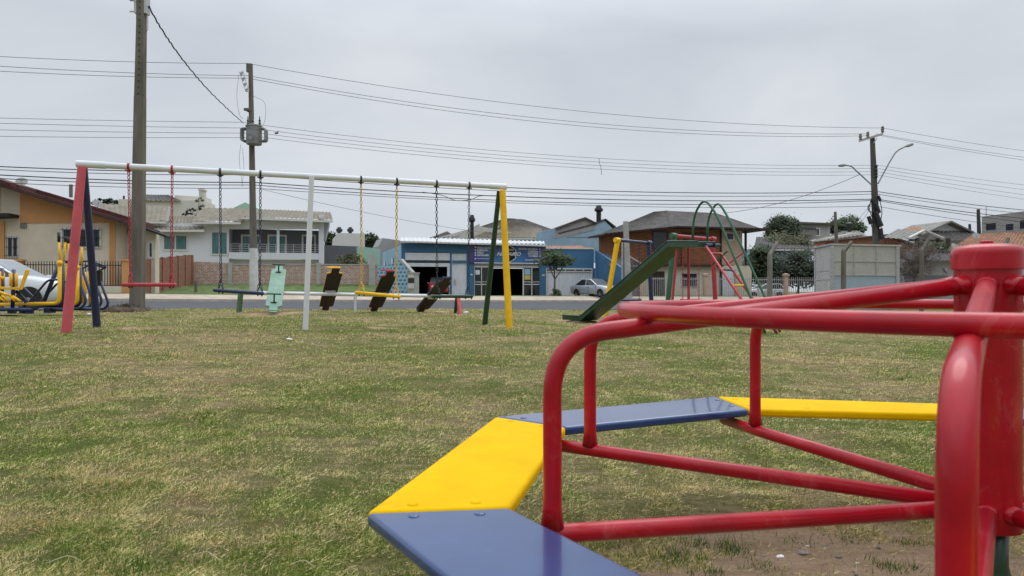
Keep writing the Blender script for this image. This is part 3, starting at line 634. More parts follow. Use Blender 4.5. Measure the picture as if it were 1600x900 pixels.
T(g3,'handlebar',[(126,413,14.3),(129,408,14.3),(141,408,14.3),(168,417,14.5),(152,424,14.5)],.018,'navy_dull',.08); T(g3,'handlebar',[(128,420,14.3),(143,412,14.3),(165,419,14.5)],.018,'navy_dull',.08)
MB().box(tuple(P(155,435,14.6)),(.09,.1,.32)).build('panel',M_['black'],g3)
g4=thing('seated_machine','yellow seat machine on a navy post at the left edge','gym machine',onground(22,13.6),group='outdoor gym machines')
T(g4,'post',[(21.5,421,13.6),(19.5,488,13.6)],.036,'navy')
MB().hexa([P(0,452,13.9),P(34,453,13.9),P(32,449,13.9),P(0,448,13.9)],[P(-2,452,13.5),P(33,453,13.5),P(31,449,13.5),P(-2,448,13.5)]).build('seat',M_['yellow'],g4,bevel=.01)
MB().hexa([P(29,452,13.5),P(35,453,13.5),P(35,453,13.9),P(29,452,13.9)],[P(40,421,13.5),P(47,422,13.5),P(47,422,13.9),P(40,421,13.9)]).build('backrest',M_['yellow'],g4,bevel=.01)
for a,b in (((17,426),(17,447)),((25.5,427),(25.5,448))): T(g4,'seat_post',[(*a,13.5),(*b,13.5)],.026,'yellow')
for a,b in (((0,456),(18,463)),((-5,462),(8,471)),((3,461),(15,471)),((20,463),(32,471)),((13,461),(24,470))): T(g4,'pedal_bar',[(*a,13.4),(*b,13.4)],.026,'yellow')
T(g4,'frame_tube',[(25,455,13.8),(42,471,13.8),(38,480,13.8)],.034,'navy_dull',.1); T(g4,'base_bar',[(-12,483,13.5),(48,484,13.5)],.034,'navy_dull')
for x in (37,46,19): MB().box(tuple(P(x,486.5,13.6)),(.085,.16,.09)).build('foot',M_['navy'],g4,bevel=.01)
g5=thing('seated_machine','navy and yellow machine cut by the left frame edge','gym machine',onground(-10,14),group='outdoor gym machines')
T(g5,'post',[(3,419,14.),(3,484,14.)],.036,'navy'); T(g5,'post',[(0,424,13.9),(0,448,13.9)],.02,'yellow'); T(g5,'post',[(6,426,14.1),(6,448,14.1)],.02,'yellow'); T(g5,'arm',[(-20,434,13.9),(6,434,13.9)],.03,'yellow'); T(g5,'base_bar',[(-30,483,14),(8,484,14)],.034,'navy_dull')
# ---------------------------------------------------------------- cars
def car(label,loc,rz,paint,Lc=4.2,Wc=1.72,Hc=1.45,style='sedan',plate=True):
    th=thing('car',label,'car',loc,rz)
    M0=Matrix.Translation(loc)@Matrix.Rotation(rz,4,'Z')
    def build(mb,name,m,par,**k):
        mb.v=[tuple(M0@Vector(v)) for v in mb.v]; return mb.build(name,m,par,**k)
    h=Lc/2; w=Wc/2; k=Hc/1.45
    # lower body stations (x front +)
    if style=='sedan': st=[(-1,.50,.86,.80),(-.985,.30,.93,.88),(-.90,.22,.97,.95),(-.70,.2,.99,1),(-.3,.2,.96,1),(.1,.2,.95,1),(.42,.2,.93,1),(.6,.2,.90,.99),(.80,.21,.82,.95),(.93,.24,.74,.88),(.985,.30,.64,.80),(1.,.42,.58,.72)]
    else: st=[(-1,.45,.90,.84),(-.985,.30,.98,.90),(-.92,.22,1.0,.96),(-.70,.2,.99,1),(-.3,.2,.97,1),(.1,.2,.96,1),(.42,.2,.95,1),(.6,.2,.92,.99),(.80,.21,.85,.95),(.93,.24,.76,.88),(.985,.30,.66,.80),(1.,.42,.58,.72)]
    m=MB(); ringn=10
    for x,zb,zt,ww in st:
        X_=x*h; hwid=w*ww
        zb*=k; zt*=k
        ring=[(0,zt+.02),(hwid*.6,zt+.012),(hwid*.88,zt-.02),(hwid*.975,zt-.10),(hwid,zb+(zt-zb)*.5),(hwid*.985,zb+.06),(hwid*.9,zb),(0,zb)]
        full=[(X_,y,z) for y,z in ring]+[(X_,-y,z) for y,z in ring[-2:0:-1]]
        m.v+=full; ringn=len(full)
    n=len(st)
    for i in range(n-1):
        for j in range(ringn):
            j2=(j+1)%ringn; m.f.append((i*ringn+j,i*ringn+j2,(i+1)*ringn+j2,(i+1)*ringn+j))
    m.f+=[tuple(range(ringn))[::-1],tuple(range((n-1)*ringn,n*ringn))]
    b=build(m,'body',paint,th,smooth=True); b.data.set_sharp_from_angle(angle=math.radians(45))
    # cabin
    if style=='sedan': bx=(-.80,-.42,.02,.46); 
    else: bx=(-.95,-.72,.0,.48)
    zb=.90*k; zt=Hc
    c0=[(bx[0]*h,.92*w,zb),(bx[3]*h,.92*w,zb-.02),(bx[2]*h,.70*w,zt-.03),(bx[1]*h,.70*w,zt-.02)]
    m=MB(); L_=[Vector(v) for v in c0]; R_=[Vector((v[0],-v[1],v[2])) for v in c0]
    mid=(L_[2]+R_[2])/2+Vector((-.35*h*.5,0,.035)); m.add(L_+R_,[(0,1,2,3),(4,7,6,5),(1,5,6,2),(0,3,7,4),(2,6,7,3)])
    cb=build(m,'cabin',paint,th,bevel=.05,bseg=3,smooth=True); cb.data.set_sharp_from_angle(angle=math.radians(60))
    def quadon(a,b_,c,d,ins,off,name,mt,par=None):
        pts=[a,b_,c,d]; cen=(a+b_+c+d)/4; nn=(b_-a).cross(d-a).normalized()
        if nn.dot(cen-Vector((0,0,.8)))<0: nn=-nn
        q=[p+(cen-p).normalized()*ins for p in pts]; mb=MB(); mb.ext([p-nn*.02 for p in q],nn*(off+.02)); return build(mb,name,mt,par or th)
    G_=M_['car_glass']
    quadon(L_[1],R_[1],R_[2],L_[2],.09,.012,'windscreen',M_['screen_glass']); quadon(L_[0],R_[0],R_[3],L_[3],.10,.012,'rear_window',G_)
    for s in (1,-1):
        q=[Vector((v.x,v.y*s,v.z)) for v in L_]; mx_=.52
        a,b_,c,d=q; e=a.lerp(b_,mx_); f=d.lerp(c,.55)
        quadon(a.lerp(b_,.04),e,f,d,.075,.012,'side_window',G_); quadon(e,b_,c,f,.075,.012,'side_window',G_)
        mb=MB(); mb.box((bx[3]*h*.86,s*(w+.03),.95*k),(.12,.16,.1)); build(mb,'mirror',paint,th,bevel=.02)
        for xx in (-.60*h,.62*h):
            R0=.31*k; mb=MB()
            prof=[(.0,-.11),(R0*.9,-.11),(R0,-.08),(R0,.08),(R0*.9,.10),(R0*.66,.10),(R0*.64,.06)]
            mb.lathe(prof,(0,0,0),24); mb.v=[(xx+v[0],s*(w-.10+v[2]),R0+v[1]) for v in mb.v]; wl=build(mb,'wheel',M_['tyre'],th,smooth=True)
            mb=MB()
            for q_ in range(5):
                an=q_*2*math.pi/5; mb.box((xx+math.cos(an)*R0*.33,s*(w-.005),R0+math.sin(an)*R0*.33),(R0*.62,.03,R0*.2),ry=-an)
            mb.lathe([(R0*.16,-.02),(R0*.16,.02)],(0,0,0),10); 
            k0=len(mb.v)-20; mb.v[k0:]=[(xx+v[0],s*(w-.0+v[2]),R0+v[1]) for v in mb.v[k0:]]
            ring=[(xx+math.cos(a_)*R0*.62,s*(w-.01),R0+math.sin(a_)*R0*.62) for a_ in np.linspace(0,2*math.pi,20,endpoint=False)]; mb.tube(ring,R0*.07,6,closed=True)
            build(mb,'rim',M_['rim'],wl)
            mb=MB(); arc=[(xx+math.cos(a_)*(R0+.03),s*(w*.975),R0+math.sin(a_)*(R0+.03)) for a_ in np.linspace(-.2,math.pi+.2,16)]
            poly=[Vector(p_) for p_ in arc]; mb.ext(poly,(0,s*.035,0)); build(mb,'wheel_arch',M_['black'],th)
        mb=MB(); mb.ball((.93*h,s*w*.62,.64*k),.14,10,(1.,1.15,.75)); build(mb,'headlight',M_['lamp_clear'],th,smooth=True)
        mb=MB(); mb.ball((-.965*h,s*w*.70,.76*k),.13,10,(.8,.9,1.1)); build(mb,'tail_light',M_['lamp_red'],th,smooth=True)
        mb=MB(); mb.box((-.02*h,s*w*.998,.78*k),(.14,.03,.03)); mb.box((-.42*h,s*w*.998,.79*k),(.14,.03,.03)); build(mb,'door_handle',paint,th)
        mb=MB()
        for xs in (-.40*h,.04*h,.40*h): mb.box((xs,s*w*.992,.58*k),(.012,.02,.6*k))
        build(mb,'door_gap',M_['black'],th)
    mb=MB(); mb.box((.975*h,0,.42*k),(.1,w*1.1,.12)); mb.box((.99*h,0,.60*k),(.06,w*.7,.07)); build(mb,'grille',M_['black'],th,bevel=.02)
    mb=MB(); mb.box((1.02*h,0,.44*k),(.02,.4,.12)); build(mb,'number_plate',M_['steel'],th)
    return th
def ongr(px,Y,dz=0): p=onground(px,Y); return (p.x,p.y,p.z+dz)
car('silver sedan parked in front of the white corrugated gate',ongr(931,53.6,.24),math.radians(-55),M_['silver'],4.5,1.72,1.43)
car('white hatchback parked behind the railing with tan pillars',ongr(1193,66),math.radians(180),M_['car_white'],4.0,1.66,1.45,'hatch')
c_=car('red hatchback with its front out of the dark garage',ongr(684,56.6,.15),math.radians(-80),M_['car_red'],3.7,1.6,1.5,'hatch')
car('white car parked on the road behind the gym machines',ongr(2,20.9),math.radians(4),M_['car_white'],4.3,1.75,1.58,'hatch')
# ---------------------------------------------------------------- buildings
def hroof(name,q,th,m,par): return MB().slab(q,th).build(name,m,par)
# left orange and cream house
f=Fac(0,35.5,230,36.5)
h=f.thing('house','orange and cream house with dark red sloping roof at the left edge','house',100)
m=MB(); f.poly(m,[(-160,466),(181,466),(181,345),(-160,242)],-3,0); m.build('wall',M_['cream_wall'],h)
m=MB(); f.poly(m,[(32,348.5),(181,348.5),(181,345.5),(32,300)],0,.05); f.poly(m,[(-160,348),(0,348),(0,291),(-160,243)],0,.05); m.build('upper_wall',M_['orange_wall'],h)
m=MB(); f.box(m,172,349,181,466,0,.09); f.box(m,0,346,8,466,0,.09); m.build('pilaster',M_['orange_wall'],h)
m=MB(); f.poly(m,[(181,466),(226,466),(226,360),(181,347)],-2.1,-1.5); m.build('wall',M_['cream_wall'],h)
a=f.P(-170,236,.9); b=f.P(213,352,.9); c1=f.P(213,352,-3.4); d=f.P(-170,236,-3.4)
m=MB(); m.slab([a,b,c1,d],.12); rf=m.build('roof',M_['roof_brown'],h)
m=MB(); m.slab([f.P(-170,228,.75),f.P(30,289,.75),f.P(30,289,-3.3),f.P(-170,228,-3.3)],.34); m.slab([f.P(36,290,-1.2),f.P(212,343,-1.2),f.P(212,343,-2.6),f.P(36,290,-2.6)],.34); m.slab([f.P(20,291,.7),f.P(213,349,.7),f.P(213,349,.35),f.P(20,291,.35)],.16)
m.build('roof_tiles',M_['roof_red'],rf)
m=MB(); m.slab([f.P(212,352,-1.0),f.P(250,366,-1.0),f.P(250,366,-1.7),f.P(212,352,-1.7)],.12); m.build('roof',M_['eave_dark'],h)
m=MB(); f.poly(m,[(0,342),(30,341),(30,336),(0,336)],.0,.9); f.box(m,0,290,4,340,.5,.8); m.build('porch_beam',M_['eave_dark'],h)
f.win(h,96,356,159,388,M_['off_white'],M_['dark_glass'],3,1,.12,0,bars=10); f.win(h,10,369,30,403,M_['off_white'],M_['dark_glass'],2,1,.1,0,bars=5)
m=MB(); f.box(m,-12,366,7,412,0,.05); m.build('door',M_['eave_dark'],h)
f.win(h,214,374,224,402,M_['off_white'],M_['dark_glass'],1,1,.1,-1.5)
m=MB(); m.tube([f.P(197,352,-1.2),f.P(193,356,-1.35),f.P(184,359,-1.4),f.P(182,364,-1.42),f.P(182,462,-1.42)],.045,8); m.build('downpipe',M_['off_white'],h)
m=MB(); f.box(m,32,349,42,357,0,.05); m.build('wall_plaque',M_['stone_grey'],h)
def dish(label,p,r,az):
    th=thing('satellite_dish',label,'satellite dish',p); m=MB(); pr=[(r*.02,.0)]+[(r*i/5,r*.22*(i/5)**2) for i in range(1,6)]
    m.lathe(pr,(0,0,0),20); R_=Matrix.Translation(Vector(p)+Vector((0,0,r*.9)))@Matrix.Rotation(az,4,'Z')@Matrix.Rotation(math.radians(55),4,'X'); m.v=[tuple(R_@Vector(v)) for v in m.v]; m.build('reflector',M_['dish'],th)
    m=MB(); m.tube([p,Vector(p)+Vector((0,0,r*.9))],.03,6); q=R_@Vector((0,0,r*.7)); m.tube([R_@Vector((0,-r*.9,r*.2)),q],.015,5); m.ball(q,.05,6); m.build('mast',M_['steel'],th)
dish('satellite dish on the dark red roof',f.P(34,292,.0),.27,.5); dish('second satellite dish lower on the red roof',f.P(148,325,-.3),.26,.9)
MB().tube([f.P(51,292,-4),f.P(51,270,-4)],.1,8).build('chimney',M_['concrete'],h)
# front fence of the left house
f2=Fac(0,33.8,235,35.2)
fe=f2.thing('fence','black iron railing with orange pillars in front of the cream house','fence',100)
m=MB()
for x in np.arange(-60,192,4.3):
    if 18<x<34: continue
    q,z=f2.sz(x,447); f2.bq(m,q-.014,z,q+.014,f2.sz(x,408)[1],-.014,.014)
for y in (413,445): f2.box(m,-60,y,192,y+1.4,-.02,.02)
m.build('railing',M_['iron_bar'],fe); m=MB(); f2.box(m,-60,447,192,466,-.1,.1); m.build('low_wall',M_['cream_wall'],fe)
for x0,x1 in ((18,36),(192,206)):
    m=MB(); f2.box(m,x0,408,x1,466,-.2,.2); f2.box(m,x0-2,405,x1+2,408,-.25,.25); m.build('pillar',M_['orange_wall'],fe)
# brick side wall stepping back
th=thing('brick_wall','stepped terracotta brick wall running back beside the vacant lot','wall',onground(215,35.5),math.atan2(9.5,4))
pts=[(206,35.6),(297,45.5)]; A_=Vector(((206-800)/F*35.6,35.6,0)); B_=Vector(((297-800)/F*45.5,45.5,0)); nst=7
dn=(B_-A_).normalized(); nn=Vector((dn.y,-dn.x,0))
for i in range(nst):
    a=A_.lerp(B_,i/nst); b=A_.lerp(B_,(i+1)/nst)
    px=800+F*b.x/b.y; top=P(px,409-(px-206)*.10-(0),b.y).z+.05*i*.3
    topz=P(px,410-(px-206)*.11,b.y).z
    q=[a,b,b+nn*.15,a+nn*.15]; m=MB(); m.ext([Vector((v.x,v.y,-.3)) for v in q],(0,0,topz+.3)); m.build('wall_panel',M_['brick_new'],th)
    q=[b-dn*.18-nn*.07,b+dn*.1-nn*.07,b+dn*.1+nn*.2,b-dn*.18+nn*.2]; m=MB(); m.ext([Vector((v.x,v.y,-.3)) for v in q],(0,0,topz+.36)); m.build('pier',M_['brick_new'],th)
f3=Fac(297,45.6,590,50)
th=f3.thing('brick_wall','old whitewashed brick wall with flaking paint behind the grassy lot','wall',440)
m=MB(); f3.poly(m,[(290,452),(590,452),(590,414),(362,414),(362,411),(297,408.5),(290,408.5)],-.2,0); m.build('brickwork',M_['brick_old'],th)
for x in (356,494,368): 
    if x==368: continue
    m=MB(); f3.box(m,x,410,x+7,449,0,.1); m.build('pier',M_['light_concrete'],th)
m=MB(); f3.poly(m,[(362,414.4),(590,414.4),(590,412.4),(362,412.4)],-.22,.03); m.build('coping',M_['light_concrete'],th)
th=f3.thing('wall_end','rough plastered wall stub at the right end of the brick wall','wall',580)
m=MB(); f3.poly(m,[(574,464),(585,464),(585,408),(582,398),(577,398)],-.3,.4); m.build('plaster',M_['light_concrete'],th)
# lot bank
m=MB(); vs=[];fs=[]; nxx=40
for i in range(nxx+1):
    px=200+(392)*i/nxx
    for k in range(9):
        t=k/8; ya=float(farY((px-800)/F*(34+ (px-200)/390*10)))+3.0; 
        yb=f3.P(px,450)[1]+.1 if px>292 else 45.4+(px-292)*.05
        Yk=ya+(yb-ya)*t; py=464.5+( (444 if px>250 else 448) -464.5)*t**.9; q=P(px,py,Yk); vs.append((q.x,q.y,q.z+.04*math.sin(i*1.7+k)*(0<k<8)))
for i in range(nxx):
    for k in range(8): a=i*9+k; fs.append((a,a+9,a+10,a+1))
tag(m.add(vs,fs).build('grass_bank',M_['lawn'],None,True),'green sloping grass of the vacant lot before the brick walls','grass bank',kind='structure')
p=P(235,446,40); th=tag(MB().tube([P(306,462,40),P(306,440,40)],.08,8).build('wooden_stake',M_['pole_wood']),'short grey wooden stake in the grassy lot','stake')
tag(MB().box(tuple(P(512,430,43)-Vector((0,0,0))),(.001,.001,.001)).build('x',M_['litter']),'x','x') if 0 else None
# white two storey house
f=Fac(185,52,520,56)
h=f.thing('house','large white two storey house with beige tiled roofs and a grey recessed balcony','house',400)
m=MB(); f.poly(m,[(180,418),(358,418),(358,349),(180,349)],-4,0); f.poly(m,[(358,358),(500,358),(500,345),(376,341),(358,350)],-.25,0); f.box(m,358,395,498,405,-.25,.1); f.box(m,358,405,495,420,-8,-.6); f.box(m,498,335,506,412,-6,.05); m.build('wall',M_['white_wall'],h)
m=MB(); f.box(m,358,356,500,396,-1.9,-1.7); f.box(m,358,356,360,396,-1.7,-.02); m.build('balcony_wall',M_['grey_wall'],h)
m=MB(); f.box(m,432.5,356,436.5,398,-.25,.0); m.build('column',M_['white_wall'],h)
for a_,b_ in ((372,404),(415,446),(470,493)): f.win(h,a_,364,b_,396,M_['off_white'],M_['teal_glass'] if b_<450 else M_['dark_glass'],2,1,.14,-1.7,name='balcony_door')
f.win(h,329,361,357,399,M_['off_white'],M_['teal_glass'],2,1,.12,0); f.win(h,254,366,294,392,M_['off_white'],M_['teal_glass'],2,1,.12,0)
m=MB()
for y in (381.5,385,388.5,392): f.box(m,360,y,498,y+.7,-.12,-.08)
for x in range(360,499,14): f.box(m,x,381.5,x+1,396,-.13,-.07)
m.build('balcony_railing',M_['grey_bar'],h)
def sroof(fac,x0,x1,ye,yr,oe,orr,m,par,shift=0,pitch=.3,amp=.035,yr1=None,ye1=None,th=.18):
    a=fac.P(x0,ye,0)+Vector((*(fac.n*oe),0)); b=fac.P(x1,ye1 or ye,0)+Vector((*(fac.n*oe),0)); c=fac.P(x1+shift,yr1 or yr,0)+Vector((*(fac.n*orr),0)); d=fac.P(x0+shift,yr,0)+Vector((*(fac.n*orr),0))
    r=MB().corr(a,b,c,d,pitch,amp).build('roof',m,par)
    # make true height at that depth
    fz=MB(); fz.slab([a+Vector((0,0,-.04)),b+Vector((0,0,-.04)),b+Vector((*(-fac.n*.15),-.04)),a+Vector((*(-fac.n*.15),-.04))],th); fz.build('fascia',M_['off_white'],r); return r
def roofPx(fac,e0,e1,r1,r0,oe,orr,m,par,pitch=.3,amp=.035,fascia=True,name='roof'):
    """roof given by pixel corners; the upper edge is pushed back by its offset and kept on its ray"""
    def onray(px,py,o):
        u=(px-800)/F; A2=fac.A+fac.n*o; Yq=(A2.x*fac.t.y-A2.y*fac.t.x)/(u*fac.t.y-fac.t.x); return P(px,py,Yq)
    a,b=onray(*e0,oe),onray(*e1,oe); c,d=onray(*r1,orr),onray(*r0,orr)
    r=MB().corr(a,b,c,d,pitch,amp).build(name,m,par)
    if fascia:
        n3=Vector((*(-fac.n*.12),0)); z=Vector((0,0,-.045)); MB().slab([a+z,b+z,b+z+n3,a+z+n3],.17).build('fascia',M_['off_white'],r)
    return r
roofPx(f,(160,343),(259,345),(265,323),(155,318),.6,-4,M_['roof_beige'],h,.32,.04)
roofPx(f,(238,357.5),(319,358),(306,338),(258,337),.7,-3,M_['roof_beige'],h,.32,.04)
roofPx(f,(300,345.5),(376,346),(402,326),(318,324.5),.8,-3.5,M_['roof_beige'],h,.32,.04)
roofPx(f,(376,338),(520,343.5),(516,331.5),(390,326),.8,-3.0,M_['roof_beige'],h,.32,.04)
m=MB(); f.poly(m,[(259,347),(264,347),(268,324),(266,323)],.3,.55); m.build('verge_board',M_['off_white'],h)
m=MB(); f.poly(m,[(506,344),(515,344),(508,372),(506,372)],-5,-.5); m.build('side_wall',M_['mid_grey_wall'],h)
# distant cream house
f=Fac(185,74,320,75)
h=f.thing('house','distant cream flat-topped house with a chimney behind the white house','house',250)
m=MB(); f.poly(m,[(185,345),(318,345),(318,313),(272,313),(185,311)],-4,0); f.poly(m,[(262,313),(312,313),(312,304),(262,301)],-4,-2); m.build('wall',M_['pale_wall'],h)
m=MB(); f.box(m,311,298,318.5,330,-.8,.06); f.box(m,310,295,319.5,298,-.9,.12); m.build('chimney',M_['pale_wall'],h)
roofPx(f,(205,313),(283,314),(262,304.5),(226,304),.3,-3,M_['roof_dark'],h,.5,.05,False)
MB().tube([f.P(187,312,-1),f.P(187,304,-1)],.12,6).build('vent_pipe',M_['iron_bar'],h)
f=Fac(360,80,400,80); h=f.thing('house','mint green gable peeping over the white house roof','house',383)
m=MB(); f.poly(m,[(362,345),(403,345),(403,326),(383,316),(362,326)],-6,0); m.build('wall',M_['mint_wall'],h)
# middle background
f=Fac(505,58,565,60); h=f.thing('wall','plain dark grey rendered boundary wall right of the white house','wall',535)
m=MB(); f.box(m,506,384,561,420,-6,0); m.build('panel',M_['grey_wall'],h)
f=Fac(520,72,570,73); h=f.thing('house','small pale building with two round chimney cowls','house',548)
m=MB(); f.poly(m,[(519,400),(570,400),(570,365),(529,364),(521,372)],-2,0); m.build('wall',M_['off_white'],h)
for x in (531,548.5): 
    p=f.P(x,365,-1); MB().lathe([(.18,-.2),(.18,.25),(.34,.3),(.36,.55),(.2,.62),(.2,.75),(.0,.8)],tuple(p),12).build('chimney_cowl',M_['iron_bar'],h)
f=Fac(558,57,600,57.6); h=f.thing('house','pale mint building partly hidden by the shop','house',575)
m=MB(); f.poly(m,[(558,440),(594,440),(594,389),(570,386),(558,386)],-1,0); m.build('wall',M_['mint_wall'],h)
# ---- blue shop
f=Fac(590,54.5,930,57.8)
h=f.thing('shop','blue workshop and storefront with a purple sign, open garage and white roof edge','shop',760)
zb=G(*f.P(760,463)[:2])-.2
def fb(x0,y0,x1,y1,o0,o1,m,name='wall',par=None):
    mb=MB(); f.box(mb,x0,y0,x1,y1,o0,o1); return mb.build(name,M_[m],par or h)
m=MB()
for q in ((627,380,633,466),(703,380,706,466),(729,380,741,466),(633,380,703,394),(706,380,729,396),(843,411,853,466),(741,380,853,382.5)): f.box(m,*q,-.25,0)
m.build('wall',M_['shop_blue'],h)
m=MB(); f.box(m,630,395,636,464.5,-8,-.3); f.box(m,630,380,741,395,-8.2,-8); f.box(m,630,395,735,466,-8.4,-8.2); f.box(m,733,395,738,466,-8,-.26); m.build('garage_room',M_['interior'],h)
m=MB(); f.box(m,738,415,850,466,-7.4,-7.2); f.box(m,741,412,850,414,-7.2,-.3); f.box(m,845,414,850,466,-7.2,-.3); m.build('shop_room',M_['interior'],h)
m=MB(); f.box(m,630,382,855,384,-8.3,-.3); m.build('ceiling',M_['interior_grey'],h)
# garage door rolled
g_=MB(); f.box(g_,633,395,703,406.5,-.2,-.04); f.box(g_,633,411,703,416.5,-.2,-.05); f.box(g_,633,416.5,636,464,-.2,-.05); f.box(g_,699,416.5,703,464,-.2,-.05); gd=g_.build('garage_door',M_['corr_white'],h)
m=MB(); f.box(m,634,406.5,702,411,-.16,-.06); m.build('vent_strip',M_['dark_glass'],gd)
m=MB(); m.corr(f.P(706,464,-.08),f.P(729,464,-.08),f.P(729,396,-.08),f.P(706,396,-.08),.22,.02); nd=m.build('side_door',M_['corr_white'],h)
fb(707,407,728.5,411,-.04,.03,'shop_blue','door_sign')
m=MB(); f.box(m,710.5,436,711.2,446,-.02,.06); m.build('handle',M_['iron_bar'],nd)
# storefront glazing
m=MB()
for (x0,y0,x1,y1) in ((740.5,416,742,464),(752,416,753.2,464),(764,416,765.5,464),(740.5,416,845,418),(740.5,440,765,441),(740.5,443.5,765,445),(740.5,462.5,765,464),(817,416,819,464),(830.5,418,832,464),(843,411,845,464),(819,440,843,441),(819,443.5,843,445),(819,462.5,843,464),(765,411.5,766,416),(816.5,411.5,817.5,416),(740.5,411.3,845,412)): f.box(m,x0,y0,x1,y1,-.16,-.06)
sf=m.build('storefront_frame',M_['off_white'],h)
for q in ((742,418,752,440),(753,418,764,440),(742,445,752,463),(753,445,764,463),(819,418,830.5,440),(832,418,843,440),(819,445,830.5,463),(832,445,843,463)):
    m=MB(); f.box(m,*q,-.13,-.10); m.build('pane',M_['dark_glass'],sf)
m=MB(); f.box(m,741,412,844.5,416,-.14,-.11); m.build('transom',M_['mid_grey_wall'],sf)
m=MB(); f.box(m,743,422,750,429,-.1,-.075); m.build('notice',M_['paper_white'],sf); m=MB(); f.box(m,820,430,829,437,-.1,-.075); m.build('notice',M_['paper_yellow'],sf); m=MB(); f.box(m,820,420,829,429,-.1,-.075); m.build('notice',M_['light_blue'],sf)
m=MB(); f.box(m,735,428,738.5,430,0,.03); f.box(m,847,429,851,431,0,.03); m.build('house_number',M_['off_white'],h)
# white roof edge
roofPx(f,(625,377.5),(852,384.5),(850,377),(627,370.5),.7,-1.5,M_['roof_pale'],h,.35,.05,False)
m=MB(); f.poly(m,[(625,379.5),(852,386),(852,383.5),(625,377)],.4,.68); m.build('gutter',M_['off_white'],h)
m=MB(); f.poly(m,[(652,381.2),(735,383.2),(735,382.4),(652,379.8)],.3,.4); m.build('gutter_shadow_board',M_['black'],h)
# sign board
sgm=bpy.data.materials.new('sign_gradient'); sgm.use_nodes=True; t=sgm.node_tree; p=t.nodes['Principled BSDF']; p.inputs['Roughness'].default_value=.45
tcn=t.nodes.new('ShaderNodeTexCoord'); n=t.nodes.new('ShaderNodeTexNoise'); n.inputs['Scale'].default_value=.9; n.inputs['Detail'].default_value=4; t.links.new(tcn.outputs['Object'],n.inputs[0])
r=t.nodes.new('ShaderNodeValToRGB'); r.color_ramp.elements[0].position=.35; r.color_ramp.elements[0].color=(.055,.05,.20,1); r.color_ramp.elements[1].position=.6; r.color_ramp.elements[1].color=(.05,.19,.42,1); t.links.new(n.outputs[0],r.inputs[0])
n2=t.nodes.new('ShaderNodeSeparateXYZ'); t.links.new(tcn.outputs['Object'],n2.inputs[0]); 
mm=t.nodes.new('ShaderNodeMath'); mm.operation='ABSOLUTE'; ms=t.nodes.new('ShaderNodeMath'); ms.operation='SUBTRACT'; ms.inputs[1].default_value=1.75; t.links.new(n2.outputs[0],ms.inputs[0]); t.links.new(ms.outputs[0],mm.inputs[0])
mr2=t.nodes.new('ShaderNodeMapRange'); mr2.inputs[1].default_value=1.; mr2.inputs[2].default_value=3.2; t.links.new(mm.outputs[0],mr2.inputs[0])
mxx=t.nodes.new('ShaderNodeMix'); mxx.data_type='RGBA'; t.links.new(mr2.outputs[0],mxx.inputs[0]); t.links.new(r.outputs[0],mxx.inputs[6]); mxx.inputs[7].default_value=(.075,.05,.19,1); t.links.new(mxx.outputs[2],p.inputs['Base Color'])
m=MB(); f.box(m,733,383.7,852,410.8,.02,.16); sg=m.build('sign_board',sgm,h)
# sign text
def text(s,px,py,size,par,m,align='LEFT',shear=0.,off=.18,bold=0.,xs=1.):
    cu=bpy.data.curves.new('t','FONT'); cu.body=s; cu.size=size; cu.align_x=align; cu.align_y='CENTER'; cu.extrude=.004; cu.shear=shear; cu.offset=bold
    ob=bpy.data.objects.new('t',cu); COL.objects.link(ob); bpy.context.view_layer.update()
    me=bpy.data.meshes.new_from_object(ob.evaluated_get(bpy.context.evaluated_depsgraph_get())); COL.objects.unlink(ob); bpy.data.objects.remove(ob)
    pos=f.P(px,py,off); Mw=Matrix.Translation(pos)@Matrix.Rotation(f.ang,4,'Z')@Matrix.Rotation(math.radians(90),4,'X')@Matrix.Diagonal((xs,1,1,1))
    me.transform(h.matrix_basis.inverted()@Mw); me.materials.append(m); o=bpy.data.objects.new('lettering',me); COL.objects.link(o); o.parent=par; return o
TW=M_['paper_white']
for s,y in (('TROCA DE ÓLEO',387.6),('SUSPENSÃO',391.3),('FREIOS',395),('EMBREAGEM',399)): text(s,745,y,.20,sg,TW,xs=.85,bold=.008)
for s,y in (('REVISÃO EM GERAL',389.6),('CORREIAS',393.4),('MOTORES',396.8),('BATERIAS',400.5)): text(s,840,y,.20,sg,TW,'RIGHT',xs=.95,bold=.008)
text('NAZARIO',794,397.3,.40,sg,TW,'CENTER',.35,.20,.014,xs=1.12)
m=MB()
for y in (386.5,391,395,398.7,404.4): f.box(m,741.4,y-1.1,743.4,y+1.1,.16,.175)
for y in (389.5,393.3,397,400.5): f.box(m,842,y-.8,844,y+.8,.16,.175)
f.box(m,745,404,765,404.7,.16,.17); f.box(m,820,405.8,842,407,.16,.17)
m.build('sign_marks',TW,sg)
cpx,cpy=795,397; c0=f.P(cpx,cpy,.17); hx=[]
for i in range(6):
    a=math.radians(30+60*i); hx.append(c0+Vector((*(f.t*math.cos(a)*.62),math.sin(a)*.72)))
m=MB(); m.tube(hx,.045,6,closed=True); m.build('hexagon_emblem',TW,sg)
m=MB(); m.ext([v+Vector((*(-f.n*.02),0)) for v in hx],Vector((*(f.n*.03),0))); m.build('emblem_ground',M_['interior'],sg)
m=MB(); f.box(m,788,389,802,392,.185,.195); m.build('emblem_mark',M_['mid_grey_wall'],sg)
